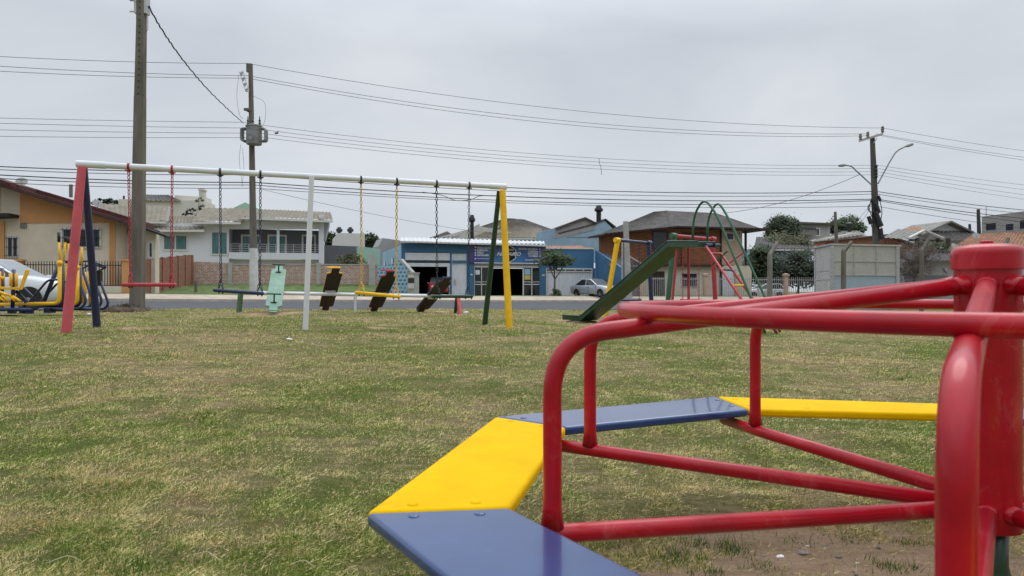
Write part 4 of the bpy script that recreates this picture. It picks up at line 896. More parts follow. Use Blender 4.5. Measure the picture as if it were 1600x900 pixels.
# right part: wall and corrugated gate
m=MB(); f.box(m,853.3,389,928,419,-.3,-.02); f.box(m,925.5,419,930,466,-.3,-.02); m.build('wall',M_['shop_blue'],h)
m=MB(); m.corr(f.P(853.5,464,-.1),f.P(925,464,-.1),f.P(925,424,-.1),f.P(853.5,424,-.1),.22,.025); gt=m.build('gate',M_['corr_white'],h)
m=MB(); f.box(m,853.5,419,925.5,421,-.12,.02); f.box(m,853.5,423.3,925.5,424.6,-.12,.02); f.box(m,853.5,420,854.5,464,-.1,.03); f.box(m,924.6,420,925.6,464,-.1,.03)
for x in (868,883,898,911): f.box(m,x,420,x+1,424,-.1,.03)
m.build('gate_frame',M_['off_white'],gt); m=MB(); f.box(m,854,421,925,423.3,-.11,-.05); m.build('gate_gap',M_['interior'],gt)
m=MB(); f.poly(m,[(853,389),(928,389.5),(928,387.6),(853,387.2)],-.4,.05); m.build('coping',M_['off_white'],h)
roofPx(f,(853,388.5),(928,388.5),(905,384),(853,384.5),-.4,-4,M_['roof_orange'],h,.4,.04,False)
# descending blue side wall toward viewer at right
th=thing('garden_wall','blue side wall sloping down from the white gate to the pavement','wall',f.P(930,463),math.atan2(-5,2.2))
a=f.P(930,463); B1=P(975,463,52.5)
m=MB(); za=f.P(930,391)[2]; zc=P(975,421,52.5).z; m.hexa([(a.x,a.y,zb),(B1.x,B1.y,zb),(B1.x+.2,B1.y+.1,zb),(a.x+.2,a.y+.1,zb)],[(a.x,a.y,za),(B1.x,B1.y,zc),(B1.x+.2,B1.y+.1,zc),(a.x+.2,a.y+.1,za)]); m.build('panel',M_['shop_blue'],th)
# side (left) wall light blue going back + graffiti low wall coming forward
th=thing('side_building','grey gabled shed joined to the left of the blue shop with a pale blue flank','shed',f.P(610,460),f.ang)
A1=f.P(627,463); Bk=P(598,463,66)
zt1=f.P(627,383)[2]; zt2=P(601,404,66).z
m=MB(); m.hexa([(A1.x,A1.y,zb),(A1.x,A1.y+.2,zb),(Bk.x,Bk.y+.2,zb),(Bk.x,Bk.y,zb)],[(A1.x,A1.y,zt1),(A1.x,A1.y+.2,zt1),(Bk.x,Bk.y+.2,zt2+.6),(Bk.x,Bk.y,zt2+.6)]); m.build('flank_wall',M_['light_blue'],th)
m=MB(); fb_=Fac(590,67,650,68.5); fb_.poly(m,[(592,466),(650,466),(650,377),(628,376),(598,372),(592,384)],-3,0); m.build('gable_wall',M_['mid_grey_wall'],th)
for px,Yw,y0,y1 in ((602,63.5,409,417),(615,59,403,413)):
    dn=(Bk-A1).normalized(); q=P(px,y0,Yw)
    t_=((q.x)-A1.x)/(Bk.x-A1.x); q=A1.lerp(Bk,t_); n3=Vector((-.95,-.3,0))
    m=MB(); m.ext([Vector((q.x,q.y,P(px,y1,q.y).z))+n3*.02,Vector((q.x,q.y,P(px,y0,q.y).z))+n3*.02,Vector((q.x+dn.x*.9,q.y+dn.y*.9,P(px,y0,q.y).z))+n3*.02,Vector((q.x+dn.x*.9,q.y+dn.y*.9,P(px,y1,q.y).z))+n3*.02],n3*.05); m.build('window',M_['dark_glass'],th)
fg=Fac(583,54,652,51.5)
th=fg.thing('graffiti_wall','low pale blue wall painted with dark blue block patterns beside the garage','wall',620)
m=MB(); fg.poly(m,[(585,466),(652,466),(652,428),(644,427),(626,407),(606,414),(586,417)],-.2,0); m.build('panel',M_['graffiti'],th)
m=MB(); fg.poly(m,[(644,427),(645,425),(627,404.5),(626,407)],-.25,.08); m.build('coping',M_['light_concrete'],th)
th=fg.thing('meter_cabinet','white electricity meter cabinet at the end of the graffiti wall','meter cabinet',650)
m=MB(); fg.box(m,643.5,427,655,466,.05,.5); fg.box(m,642,426,656,428,0,.6); m.build('cabinet',M_['light_concrete'],th)
m=MB(); fg.box(m,645,428.5,654,434,.5,.55); fg.box(m,645,443,654,451,.5,.55); m.build('door',M_['off_white'],th)
m=MB(); fg.box(m,645,435,654,442,.5,.54); m.build('meter',M_['iron_bar'],th)
# houses behind the shop
f=Fac(672,72,860,75); h=f.thing('house','wide cream house with brown hipped tile roof behind the shop sign','house',800)
m=MB(); f.poly(m,[(672,395),(852,395),(852,372),(752,352),(752,348),(715,366),(690,378)],-10,-1); m.build('wall',M_['pale_wall'],h)
roofPx(f,(738,371),(853,371.5),(845,357),(803,346),0,-3,M_['roof_beige'],h,.45,.05); roofPx(f,(790,362),(866,360),(818,343),(790,341),-3.,-9,M_['roof_dark'],h,.5,.05,False)
roofPx(f,(716,366),(792,352),(806,341.8),(790,341.5),-2,-6,M_['roof_dark'],h,.5,.05,False)
roofPx(f,(672,375),(718,367),(752,354),(724,361),-1,-6,M_['roof_grey'],h,.4,.05)
f=Fac(668,80,700,80); h=f.thing('house','small far gable with pale eaves left of the tall chimney','house',690)
m=MB(); f.poly(m,[(670,380),(706,380),(706,370),(699,363),(672,372)],-4,0); m.build('wall',M_['mid_grey_wall'],h); m=MB(); f.poly(m,[(667,373.5),(699,361.5),(706,366),(706,368),(699,363.5),(667,375.5)],-4.2,.3); m.build('roof',M_['roof_grey'],h)
def flue(label,px,y0,y1,Y,r):
    a=P(px,y1,Y); b=P(px,y0,Y); H=b.z-a.z
    th=thing('chimney',label,'chimney',a); MB().lathe([(r,-.6),(r,H*.72)],tuple(a),14).build('flue',M_['black'],th,'edge'); MB().lathe([(r,H*.70),(r*1.75,H*.76),(r*1.75,H*.84),(r*1.1,H*.93),(r*1.0,H),(0,H)],tuple(a),14).build('cowl',M_['black'],th,'edge')
flue('black metal chimney flue behind the shop roof left of the sign',737.5,336,374,70,.19); flue('black metal chimney flue on the pale blue houses',935.5,321,356,70,.25)
f=Fac(842,68,960,70); h=f.thing('house','pale blue rendered houses with stepped gables behind the white gate','house',900)
m=MB(); f.poly(m,[(845,395),(885,395),(885,364),(871,366),(870,357),(866,356.5),(845,362)],-1.5,.02); f.poly(m,[(885,410),(962,410),(962,362),(945,345),(930,350),(885,367)],-1.5,0); m.build('wall',M_['faded_blue'],h)
m=MB(); f.poly(m,[(868,359),(913,342),(930,350),(930,348),(913,339.5),(868,356)],-1.8,.3); f.poly(m,[(872,366),(930,351),(946,343.5),(962,356),(962,354),(946,341.5),(930,348.5),(872,364)],-2,.1); m.build('roof',M_['roof_dark'],h)
m=MB(); f.poly(m,[(866,373),(930,359),(930,349.5),(913,341),(868,358)],-1.7,.05); m.build('gable_wall',M_['mid_grey_wall'],h)
m=MB(); f.poly(m,[(885,370),(962,370),(962,369),(885,369)],0,.06); m.build('trim',M_['grey_bar'],h)
# brick house
f=Fac(935,58,1185,62); h=f.thing('house','brown brick two storey house with wide dark hipped roof','house',1070)
def fb(x0,y0,x1,y1,o0,o1,m,name='wall',par=None):
    mb=MB(); f.box(mb,x0,y0,x1,y1,o0,o1); return mb.build(name,M_[m],par or h)
mb=MB(); f.poly(mb,[(953,414),(1126,414),(1126,358),(1048,355.5),(953,366.5)],-2.5,0); mb.build('wall',M_['brick_house'],h); mb=MB(); f.poly(mb,[(1126,414),(1160,414),(1160,359),(1126,358)],-2.5,-.02); mb.build('wall',M_['pillar_tan'],h); fb(953,414,1175,470,-2.4,-.05,'cream_wall','lower_wall')
fb(1125,349,1127,470,-.1,.1,'roof_brown','post'); fb(1164,359,1166,414,-.1,.1,'roof_brown','post')
fb(953,413,1126,416,-.05,.5,'roof_brown','balcony_slab')
f.win(h,1019,361,1043,389,M_['navy_dull'],M_['dark_glass'],1,1,.1,0); f.win(h,1066,364,1105,380,M_['roof_brown'],M_['dark_glass'],2,1,.1,0); f.win(h,1134,363,1147,376,M_['off_white'],M_['dark_glass'],1,1,.1,-.02)
f.win(h,1064,426,1090,449,M_['off_white'],M_['dark_glass'],2,1,.1,-.05,bars=9); fb(1016,424,1038,466,-.05,.05,'roof_brown','door'); fb(1128,424,1150,468,-.05,.06,'corr_white','garage_door')
m=MB()
for x in (1018,1030,1045,1060): f.box(m,x,390,x+1.5,413,.4,.5)
f.box(m,1010,392,1065,393.2,.4,.5); f.box(m,1010,402,1065,403,.4,.5); m.build('balcony_railing',M_['roof_brown'],h)
roofPx(f,(936,366.5),(1048,354),(1042,329),(1022,331),1.3,-4,M_['roof_dark'],h,.35,.03,False); roofPx(f,(1046,354),(1191,358),(1118,333),(1040,329),1.3,-4,M_['roof_dark'],h,.35,.03,False)
m=MB(); 
a,b,c,d=(f.P(936,366.2,0),f.P(1048,354.8,0),f.P(1191,358.5,0),None); n3=Vector((*(f.n*1.25),0)); n4=Vector((*(f.n*-2.6),0))
m.slab([a+n3,b+n3,b+n4,a+n4],.16); m.slab([b+n3+Vector((.02,0,0)),c+n3,c+n4,b+n4+Vector((.02,0,0))],.16); m.build('eave',M_['roof_brown'],h)
# lean-to roof and small white walls left of the brick house
f_=Fac(940,54,1010,56); h2=f_.thing('lean_to','dark tiled lean-to roof between the blue wall and brick house','lean-to',970)
roofPx(f_,(952,416),(1010,417),(985,399),(938,395.5),.3,-3,M_['roof_dark'],h2,.35,.05,False)
m=MB(); f_.poly(m,[(983,397),(1009,413),(1009,416),(983,400)],-.5,-.2); m.build('verge_trim',M_['pillar_tan'],h2); m=MB(); f_.box(m,979,417,1005,466,-1,-.3); m.build('wall',M_['mid_grey_wall'],h2)
# twin concrete post
th=thing('concrete_post','tall pale concrete service post between the yellow leg and the brick house','post',onground(973,50))
MB().tube([foot(972,50,0),P(971,372,50),P(978,346,50)],.0,4) if 0 else None
m=MB(); m.tube([foot(983,50,0),P(977.5,346,50)],[.24,.19],8); m.build('shaft',M_['light_concrete'],th); m=MB(); m.tube([foot(974,50.3,0),P(974,372,50.3)],.14,8); m.build('shaft',M_['light_concrete'],th)
# fence with tan pillars
f=Fac(985,55,1285,63); fe=f.thing('fence','pale railing with round tan pillars in front of the brick house','fence',1150)
for x in (1000,1102,1151,1228):
    m=MB(); p=f.P(x,470); zt=f.P(x,432)[2]; m.lathe([(.22,-.6),(.22,zt-p.z),(.30,zt-p.z+.03),(.30,zt-p.z+.2),(.05,zt-p.z+.28)],tuple(p),14); m.build('pillar',M_['pillar_tan'],fe,'edge')
m=MB()
for x in np.arange(985,1284,3.):
    q,z=f.sz(x,467); zt=f.sz(x,433)[1]; f.bq(m,q-.016,z,q+.016,zt,-.016,.016)
for y in (436,464): f.box(m,985,y,1284,y+1,-.02,.02)
m.build('railing',M_['grey_bar'],fe)
# right side: booth
f=Fac(1300,44,1406,45.3); fs_=Fac(1273,47.4,1300,44); h=f.thing('booth','grey panelled booth with pale blue lower panels behind the chain-link fence','booth',1340)
A_=f.P(1300,470); B_=f.P(1406,470); D_=fs_.P(1273,470); C_=B_+(D_-A_); zt=f.P(1350,384)[2]; zb2=A_.z-.6; zm=f.P(1350,431)[2]
def quadbox(z0,z1,ins,m,name):
    c=(A_+B_+C_+D_)/4; q=[p+(c-p).normalized()*ins for p in (A_,B_,C_,D_)]; mb=MB(); mb.ext([(p.x,p.y,z0) for p in q],(0,0,z1-z0)); return mb.build(name,M_[m],h)
quadbox(zm,zt,.07,'panel_cream','upper_panel'); quadbox(zb2,zm,.09,'panel_blue','lower_panel'); quadbox(zt,zt+.10,-.12,'grey_bar','roof')
m=MB(); fs_.box(m,1274.5,386,1299,480,-.02,.0); m.build('side_panel',M_['panel_white'],h)
m=MB()
for x0,x1 in ((1299,1302.5),(1400,1405)): f.box(m,x0,384,x1,475,-.1,.04)
for x in (1334.5,1369): f.box(m,x,385,x+.9,431,-.06,.015)
for y in (408.5,430): f.box(m,1302,y,1400,y+.8,-.06,.014)
fs_.box(m,1273,384,1275,480,-.05,.05)
for y in (423,437): fs_.box(m,1275,y,1299,y+.8,-.03,.02)
m.build('frame',M_['grey_bar'],h)
# chain-link fence
f=Fac(1195,33,1600,37); fe=f.thing('chain_link_fence','chain-link fence on bent-topped concrete posts in front of the booth','fence',1330)
for x,yt,bx_,by_ in ((1203,398,1215,378.5),(1318,392,1331,377.5),(1440,392,1452,372),(1562,394,1576,372)):
    m=MB(); p=f.P(x,484); q=f.P(x,yt); a=f.P(bx_,by_); m.tube([p-Vector((0,0,.3)),q-Vector((0,0,.1)),q,a],[.14,.125,.12,.09],4,); m.build('post',M_['concrete_dark' if x>1300 else 'concrete'],fe)
m=MB(); q0,z0=f.sz(1322,484); q1,_=f.sz(1600,484); zt=f.sz(1322,388)[1]; H=zt-z0; s=.16; k=-H
q0=f.sz(1276,484)[0]
while q0+k<q1:
    for sg_ in (1,-1):
        a0,a1=q0+k,q0+k+H
        lo,hi=max(a0,q0),min(a1,q1)
        if hi<=lo: continue
        t0,t1=(lo-a0)/H,(hi-a0)/H
        if sg_<0: zz0,zz1=zt-H*t0,zt-H*t1
        else: zz0,zz1=z0+H*t0,z0+H*t1
        m.tube([f.w(lo,zz0,.0+.01*sg_),f.w(hi,zz1,  .01*sg_)],.005,3,caps=False)
    k+=s
for z in (z0,(z0+zt)/2,zt): m.tube([f.w(q0,z,0),f.w(q1,z,0)],.006,3)
m.build('wire_mesh',M_['wire_grey'],fe)
# right houses
f=Fac(1285,60,1450,62); h=f.thing('house','brown brick gable building behind the booth','house',1370)
m=MB(); f.poly(m,[(1288,400),(1440,400),(1412,380),(1383,367.5),(1289,376.5)],-1.5,0); m.build('wall',M_['brick_far'],h)
m=MB(); f.poly(m,[(1287,377),(1383,367.8),(1440,387),(1440,385.6),(1383,366),(1287,375.6)],-1.8,.3); m.build('roof',M_['roof_grey'],h)
f=Fac(1265,75,1370,77); h=f.thing('house','low house with weathered grey sheet roof behind the brown gable','house',1310)
m=MB(); f.poly(m,[(1265,395),(1372,395),(1372,372),(1345,363),(1270,376)],-2,-.5); m.build('wall',M_['pale_wall'],h)
roofPx(f,(1262,379),(1352,366),(1338,360.5),(1318,361),.5,-5,M_['roof_grey'],h,.5,.05,False)
m=MB(); f.box(m,1341,361,1347,368,-2,-1.5); m.build('chimney',M_['pale_wall'],h); MB().lathe([(.2,-.3),(.2,.5),(.38,.55),(.38,1.0),(.0,1.2)],tuple(f.P(1344,361,-1.7)),10).build('cowl',M_['black'],h)
f=Fac(1240,92,1305,94); h=f.thing('house','old grey two storey house with dark roof beyond the round tree','house',1275)
m=MB(); f.poly(m,[(1244,395),(1297,395),(1297,350),(1244,348)],-3,0); m.build('wall',M_['mid_grey_wall'],h)
m=MB(); f.poly(m,[(1243,350.5),(1298,352),(1298,349),(1243,347)],-3.2,.5); m.build('roof',M_['roof_dark'],h); f.win(h,1274,356,1281,369,M_['off_white'],M_['dark_glass'],1,1,.15,0)
roofPx(f,(1242,366),(1278,367),(1274,354),(1242,352),1.5,-.4,M_['roof_dark'],h,.5,.05,False)
f=Fac(1180,70,1270,72); h=f.thing('house','low blue-grey house with dark roof behind the railing and trees','house',1220)
m=MB(); f.box(m,1180,389,1268,440,-3,0); m.build('wall',M_['faded_blue'],h); roofPx(f,(1178,388),(1272,389),(1262,372),(1182,370),.7,-5,M_['roof_dark'],h,.4,.05)
f=Fac(1400,68,1530,70); h=f.thing('house','house with orange tiled roof and white gable right of the utility pole','house',1470)
m=MB(); f.poly(m,[(1405,405),(1520,405),(1520,366),(1482,348),(1440,366)],-2,-.5); m.build('wall',M_['corr_white'],h)
roofPx(f,(1405,363),(1455,362),(1482,345.5),(1420,355),-.2,-4,M_['roof_orange'],h,.5,.05,False)
m=MB(); f.poly(m,[(1440,368),(1483,347.5),(1517,364),(1517,361.5),(1483,345),(1440,365)],-5,.3); m.build('roof_edge',M_['roof_grey'],h)
roofPx(f,(1450,378),(1535,373),(1520,361),(1448,360.5),1.5,-.2,M_['roof_dark'],h,.5,.05,False)
f=Fac(1380,56,1500,58); h=f.thing('carport','open carport with grey sheet roof and dark posts','carport',1430)
roofPx(f,(1380,371),(1420,374),(1442,360),(1404,358),.3,-4,M_['roof_grey'],h,.5,.04,False)
m=MB(); f.poly(m,[(1420,373),(1443,360.5),(1472,372.5),(1472,370.8),(1443,358.7),(1419,371)],-.1,.2); m.build('gable_trim',M_['off_white'],h)
m=MB(); 
for x in (1434,1466,1482): f.box(m,x,372,x+3,392,-.3,0)
f.box(m,1424,374,1476,377,-.3,-.1); m.build('post',M_['roof_brown'],h)
m=MB(); f.box(m,1430,384,1500,420,-2.5,-2); m.build('wall',M_['terracotta'],h)
f=Fac(1412,50,1530,52); h=f.thing('house','long low grey house with brown tiled roof behind the right fence post','house',1470)
m=MB(); f.box(m,1412,405,1600,470,-7,0); m.build('wall',M_['mid_grey_wall'],h); roofPx(f,(1410,409),(1610,403),(1610,380),(1418,391.5),.6,-4,M_['roof_dark'],h,.4,.05,False)
m=MB(); f.box(m,1414,430,1480,447,.01,.05); m.build('door',M_['grey_wall'],h)
f=Fac(1490,55,1610,57); h=f.thing('house','house with wide orange tiled roof behind the red hub cap','house',1560)
m=MB(); f.box(m,1500,385,1640,420,-7,-.5); m.build('wall',M_['pale_wall'],h); roofPx(f,(1482,392),(1650,386),(1650,360),(1522,365.5),.6,-4,M_['roof_orange'],h,.45,.06,False)
f=Fac(1532,66,1640,60); h=f.thing('building','unfinished grey block building with dark window openings','building',1570)
m=MB(); f.poly(m,[(1534,380),(1640,380),(1640,325),(1534,338.5)],-8,0); m.build('wall',M_['block_grey'],h)
for q in ((1541,349,1556,359),(1572,350,1583,359.5),(1594,344,1608,357)): m=MB(); f.box(m,*q,-.1,.03); m.build('window',M_['interior'],h)
dish('grey satellite dish on the orange roof left of the hub cap',P(1525,374,51),.26,-.4); dish('white satellite dish above the brown roof behind the fence post',P(1491,391,49.5),.28,.3); dish('tilted dish in front of the long grey house',P(1474,430,48),.32,1.2)
m=MB().tube([P(1541,343,66),P(1541,323,66)],.04,5); tag(m.build('roof_antenna',M_['steel']),'thin mast on the grey block building','antenna')
# ---------------------------------------------------------------- trees and bushes
def tree(name,label,px,Y,ybase,crowns,n,leaf,lm,trunk_r,cat='tree',group=None,limbs=True,bare=False):
    b=P(px,ybase,Y); th=thing(name,label,cat,b,0,group); m=MB()
    cs=[(P(cx,cy,Y+dy),rx,ry,rz_) for cx,cy,dy,rx,ry,rz_ in crowns]
    mid=sum((c[0] for c in cs),Vector())/len(cs); fk=b.lerp(mid,.45)
    m.tube([b-Vector((0,0,.3)),b.lerp(fk,.5)+Vector((.05*trunk_r,0,0)),fk],[trunk_r,trunk_r*.8,trunk_r*.62],8)
    for c,rx,ry,rz_ in cs:
        e=c; m.tube([fk,fk.lerp(e,.5)+Vector((random.uniform(-.2,.2),0,.1))*rx,e],[trunk_r*.5,trunk_r*.3,trunk_r*.1],6)
        for _ in range(5 if not bare else 16):
            a=random.uniform(0,6.28); q=e+Vector((math.cos(a)*rx,math.sin(a)*ry,random.uniform(-.6,.9)*rz_))*.8
            m.tube([fk.lerp(e,random.uniform(.4,.9)),q.lerp(e,.4)+Vector((0,0,random.uniform(-.1,.15)*rz_)),q],[trunk_r*.22,trunk_r*.12,trunk_r*.04],4)
    m.build('trunk',M_['bark' if not bare else 'twig_brown'],th,True)
    tot=sum(r[1]*r[3] for r in cs); V=[];Fc=[]
    for c,rx,ry,rz_ in cs:
        k=int(n*rx*rz_/tot); ncl=max(6,k//26)
        for _ in range(ncl):
            while 1:
                d=Vector((random.uniform(-1,1),random.uniform(-1,1),random.uniform(-1,1)))
                if .25<d.length<1: break
            d*=random.uniform(.82,1.08)
            cc=c+Vector((d.x*rx,d.y*ry,d.z*rz_)); cr=random.uniform(.14,.26)*min(rx,rz_)
            for _ in range(26):
                q=cc+Vector((random.gauss(0,1),random.gauss(0,1),random.gauss(0,.75)))*cr
                u=Vector((random.gauss(0,1),random.gauss(0,1),random.gauss(0,.6))).normalized(); w=u.orthogonal().normalized(); s=leaf*random.uniform(.6,1.3)
                o=len(V); V+=[q-u*s,q+w*s*.55,q+u*s,q-w*s*.55]; Fc.append((o,o+1,o+2,o+3))
    mb=MB(); mb.v=[tuple(v) for v in V]; mb.f=Fc; mb.build('crown',M_[lm],th); return th
tree('street_tree','small street tree in front of the blue shop wall',866,53,463,[(853,404,0,1.,.9,.65),(872,404,.2,.95,.8,.7),(885,409,0,.8,.7,.5),(862,398,0,.9,.8,.5)],2600,.10,'leaf_mid',.10)
tree('small_shrub','small shrub at the foot of the street tree',867,52.6,465,[(867,460,0,.45,.4,.4)],500,.07,'leaf_mid',.03,'shrub')
tree('round_tree','large round dark green tree beside the brick house',1222,82,420,[(1221,358,0,1.85,1.8,1.5),(1211,368,0,1.2,1.5,1.4),(1232,366,0,1.3,1.5,1.5),(1222,347,0,1.2,1.2,.6),(1240,352,0,.7,1,.8)],22000,.13,'leaf_dark',.35)
tree('olive_tree','olive brown tree in front of the large round tree',1228,74,440,[(1222,385,0,2.0,1.6,1.5),(1240,388,0,1.8,1.5,1.3),(1208,393,0,1.3,1.2,1.1),(1250,383,0,1.,1,1.)],6500,.14,'leaf_olive',.22)
tree('garden_tree','dark garden tree behind the white hatchback',1200,69.5,462,[(1190,418,0,1.7,1.2,2.2),(1208,430,0,1.5,1.2,1.6),(1196,400,0,1.,1,1.2)],6000,.15,'leaf_dark',.18)
tree('garden_tree','loose grey green tree behind the pale railing',1245,67.5,464,[(1235,415,0,1.6,1.2,1.5),(1258,412,0,1.7,1.2,1.4),(1246,432,0,1.6,1,1.2),(1270,428,0,1.1,1,1.2)],6500,.14,'leaf_grey',.16)
tree('far_tree','bright green treetop behind the leaning wooden post',1322,105,400,[(1310,356,0,1.9,1.5,1.3),(1324,353,0,2.2,1.5,1.5),(1337,358,0,1.6,1.5,1.1)],4500,.22,'leaf_mid',.25)
tree('bare_shrub','tangled brown leafless shrub at the right end of the booth',1428,47,456,[(1424,402,0,1.4,1,1.1),(1440,400,0,1.4,1,1.1),(1416,425,0,.8,.8,.9),(1436,420,0,1.1,.8,.8)],5200,.055,'twig_brown',.12,'shrub',bare=True)
tree('carport_shrub','green bush under the carport roof',1455,54,400,[(1445,386,0,.9,.6,.5),(1465,388,0,.9,.6,.45),(1480,390,0,.5,.5,.35)],1500,.10,'leaf_mid',.06,'shrub')
tree('far_tree','dark treetop between the white house and the pale building',516,75,400,[(512,376,0,1.3,1,1.1),(523,381,0,1.1,1,.8)],2600,.16,'leaf_dark',.2)
tree('far_tree','dark treetop behind the mint building',580,90,400,[(575,378,0,1.6,1.2,1.1),(588,382,0,1.6,1.2,1.),(603,384,0,1.4,1.2,.8)],2600,.2,'leaf_dark',.2)
tree('garden_bush','brownish bush above the brick wall by the grey wall',546,54,418,[(541,409,0,.9,.7,.55),(553,408,0,.9,.7,.6)],2000,.08,'leaf_olive',.08,'shrub')
tree('far_tree','distant treetop over the roof right of the red roof edge',172,95,340,[(165,317,0,1.9,1.2,.6),(180,319,0,1.5,1.2,.5)],1300,.2,'leaf_dark',.2)
tree('climbing_bush','sparse climbing plant against the cream house chimney',312,70,345,[(298,329,0,.7,.5,.35),(312,318,0,.4,.5,.8),(290,334,0,.4,.4,.25)],200,.10,'leaf_grey',.05,'shrub')
# ---------------------------------------------------------------- poles
def rectpole(mb,b,t,w0,d0,w1,d1):
    f4=lambda p,w,d:[p+Vector((-w/2,-d/2,0)),p+Vector((w/2,-d/2,0)),p+Vector((w/2,d/2,0)),p+Vector((-w/2,d/2,0))]
    return mb.hexa(f4(b,w0,d0),f4(t,w1,d1))
th=thing('utility_pole','tall weathered concrete pole standing in the grass at the left','utility pole',onground(214,18))
b=foot(214,18,0); b.z-=.3; j=P(219,150,18); top=P(222.5,-40,18)
m=MB(); rectpole(m,b,j,.325,.24,.245,.2); m.build('shaft',M_['concrete_dark'],th,bevel=.02)
m=MB(); rectpole(m,j,top,.235,.19,.19,.16); us=m.build('upper_shaft',M_['concrete_dark'],th,bevel=.015)
m=MB()
for i in range(20):
    q=j.lerp(top,(i+.3)/20)-Vector((0,.085+.012,0)); m.lathe([(.018,0),(.018,.012)],(0,0,0),8); m.v[-16:]=[(q.x+v[0],q.y-.0-v[2],q.z+v[1]) for v in m.v[-16:]]
m.build('bolt_hole',M_['black'],us)
m=MB(); q=P(222,10,18); m.box((q.x-.13,q.y,q.z),(.06,.2,.42)); m.box((q.x+.13,q.y,q.z),(.06,.2,.42)); m.tube([P(203,18,18),P(215,18,18)],.02,6); m.tube([P(203,0,18),P(215,1,18)],.03,6); m.build('bracket',M_['steel'],th)
for a in ([(213,22,18),(213,35,18),(215,40,18)],[(231,24,18),(231,46,18),(228,50,18)]): MB().tube([P(*k) for k in a],.008,4).build('loose_cable',M_['wire'],th)
# twig heap
m=MB(); c=onground(196,17.8)
for i in range(520):
    a=random.uniform(0,6.28); r=abs(random.gauss(0,.32)); q=c+Vector((math.cos(a)*r*1.25,math.sin(a)*r,max(0,.2-.32*r)*random.uniform(.2,1.)))
    d=Vector((random.gauss(0,1),random.gauss(0,1),random.gauss(0,.35))).normalized()*random.uniform(.05,.16); m.tube([q-d,q+d],.006,3,caps=False)
m.ball(c,.4,12,(1.35,1,.38)); tag(m.build('brush_heap',M_['brush']),'heap of dry twigs and soil at the foot of the left concrete pole','brush heap',kind='stuff')
# transformer pole
th=thing('utility_pole','concrete pole with whitewashed foot carrying the transformer','utility pole',onground(397,40.5))
Yp=40.5; b=foot(397,Yp,0); wj=P(396,388,Yp); top=P(391.5,100,Yp)
MB().tube([b,wj],[.27,.22],14).build('whitewashed_foot',M_['whitewash'],th,'edge'); MB().tube([wj,top],[.205,.125],14).build('shaft',M_['pole_wood'],th,'edge')
m=MB(); m.box(tuple(P(387.5,106,Yp)),(.16,.16,.5)); m.tube([P(388,110,Yp),P(392,118,Yp)],.06,6); m.build('top_insulator',M_['concrete_dark'],th); m=MB(); m.box(tuple(P(386,171,Yp-.25)),(.34,.14,.14)); m.tube([P(384,172,Yp-.2),P(392,176,Yp-.1)],.05,6); m.build('photocell',M_['concrete_dark'],th)
m=MB(); a=P(374,112,Yp-.2); b2=P(384,143,Yp-.4); m.tube([a,b2],.02,6); m.tube([P(379,110,Yp-.2),P(389,141,Yp-.4)],.02,6)
for i in range(4): 
    q=a.lerp(b2,(i+.3)/3.6); m.tube([q,q+Vector((.2,0,.04))],.045,8); m.lathe([(.035,-.12),(.055,-.06),(.035,0),(.055,.06),(.03,.12)],tuple(q+Vector((.1,0,.0))),8)
m.build('fuse_rack',M_['steel'],th)
q=P(397,211,Yp-.45); tr=MB().lathe([(.0,-.56),(.42,-.56),(.44,-.52),(.44,.45),(.48,.47),(.48,.54),(.3,.60),(0,.62)],tuple(q),22).build('transformer',M_['transformer_grey'],th,'edge')
for s in (-1,1):
    x=q.x+s*.60; m=MB()
    for k in range(3): m.tube(fillet([(q.x+s*.42,q.y+.2-k*.2,q.z+.36),(q.x+s*.70,q.y+.2-k*.2,q.z+.36),(q.x+s*.70,q.y+.2-k*.2,q.z-.36),(q.x+s*.42,q.y+.2-k*.2,q.z-.36)],.12,5),.05,8)
    m.build('cooling_fin',M_['transformer_grey'],tr,True)
m=MB()
for s in (-.36,-.08,.33): m.lathe([(.035,.55),(.08,.68),(.045,.76),(.08,.84),(.04,.92),(.02,1.1)],(q.x+s,q.y,q.z),8)
m.build('bushing',M_['dark_green'],tr)
m=MB(); m.box((q.x-.05,q.y-.46,q.z-.25),(.16,.03,.2)); m.build('plate',M_['dish'],tr)
m=MB()
for pl in ([(373,118),(370,150),(374,178),(380,186)],[(395,150),(413,160),(415,182),(411,196)],[(376,226),(374,250),(376,270),(379,292)],[(379,232),(381,262),(378,290)]): MB().tube(spline([P(x,y,Yp-.4) for x,y in pl],5),.010,4).build('jumper_cable',M_['wire_grey'],th)
# right pole
Yq=49.; th=thing('utility_pole','dark wooden utility pole with crossarm and two street lamp arms at the right','utility pole',onground(1370,Yq))
MB().tube([foot(1371,Yq,0),P(1368,340,Yq),P(1363,214,Yq)],[.27,.24,.16],12).build('shaft',M_['dark_pole'],th,'edge')
m=MB(); a=P(1343,220,Yq-.3); b2=P(1380,209,Yq-.3); d=(b2-a); m.hexa([a+Vector((0,0,-.08)),b2+Vector((0,0,-.08)),b2+Vector((0,.12,-.08)),a+Vector((0,.12,-.08))],[a+Vector((0,0,.08)),b2+Vector((0,0,.08)),b2+Vector((0,.12,.08)),a+Vector((0,.12,.08))]); m.tube([P(1370,216,Yq-.3),P(1365,224,Yq-.2)],.03,5); m.build('crossarm',M_['light_concrete'],th)
m=MB()
for x,y in ((1344.5,215),(1379,203.5),(1356,212)): m.lathe([(.05,-.18),(.12,-.1),(.07,-.02),(.13,.06),(.07,.14),(.11,.22),(.03,.3)],tuple(P(x,y,Yq-.25)),10)
m.build('insulator',M_['concrete'],th)
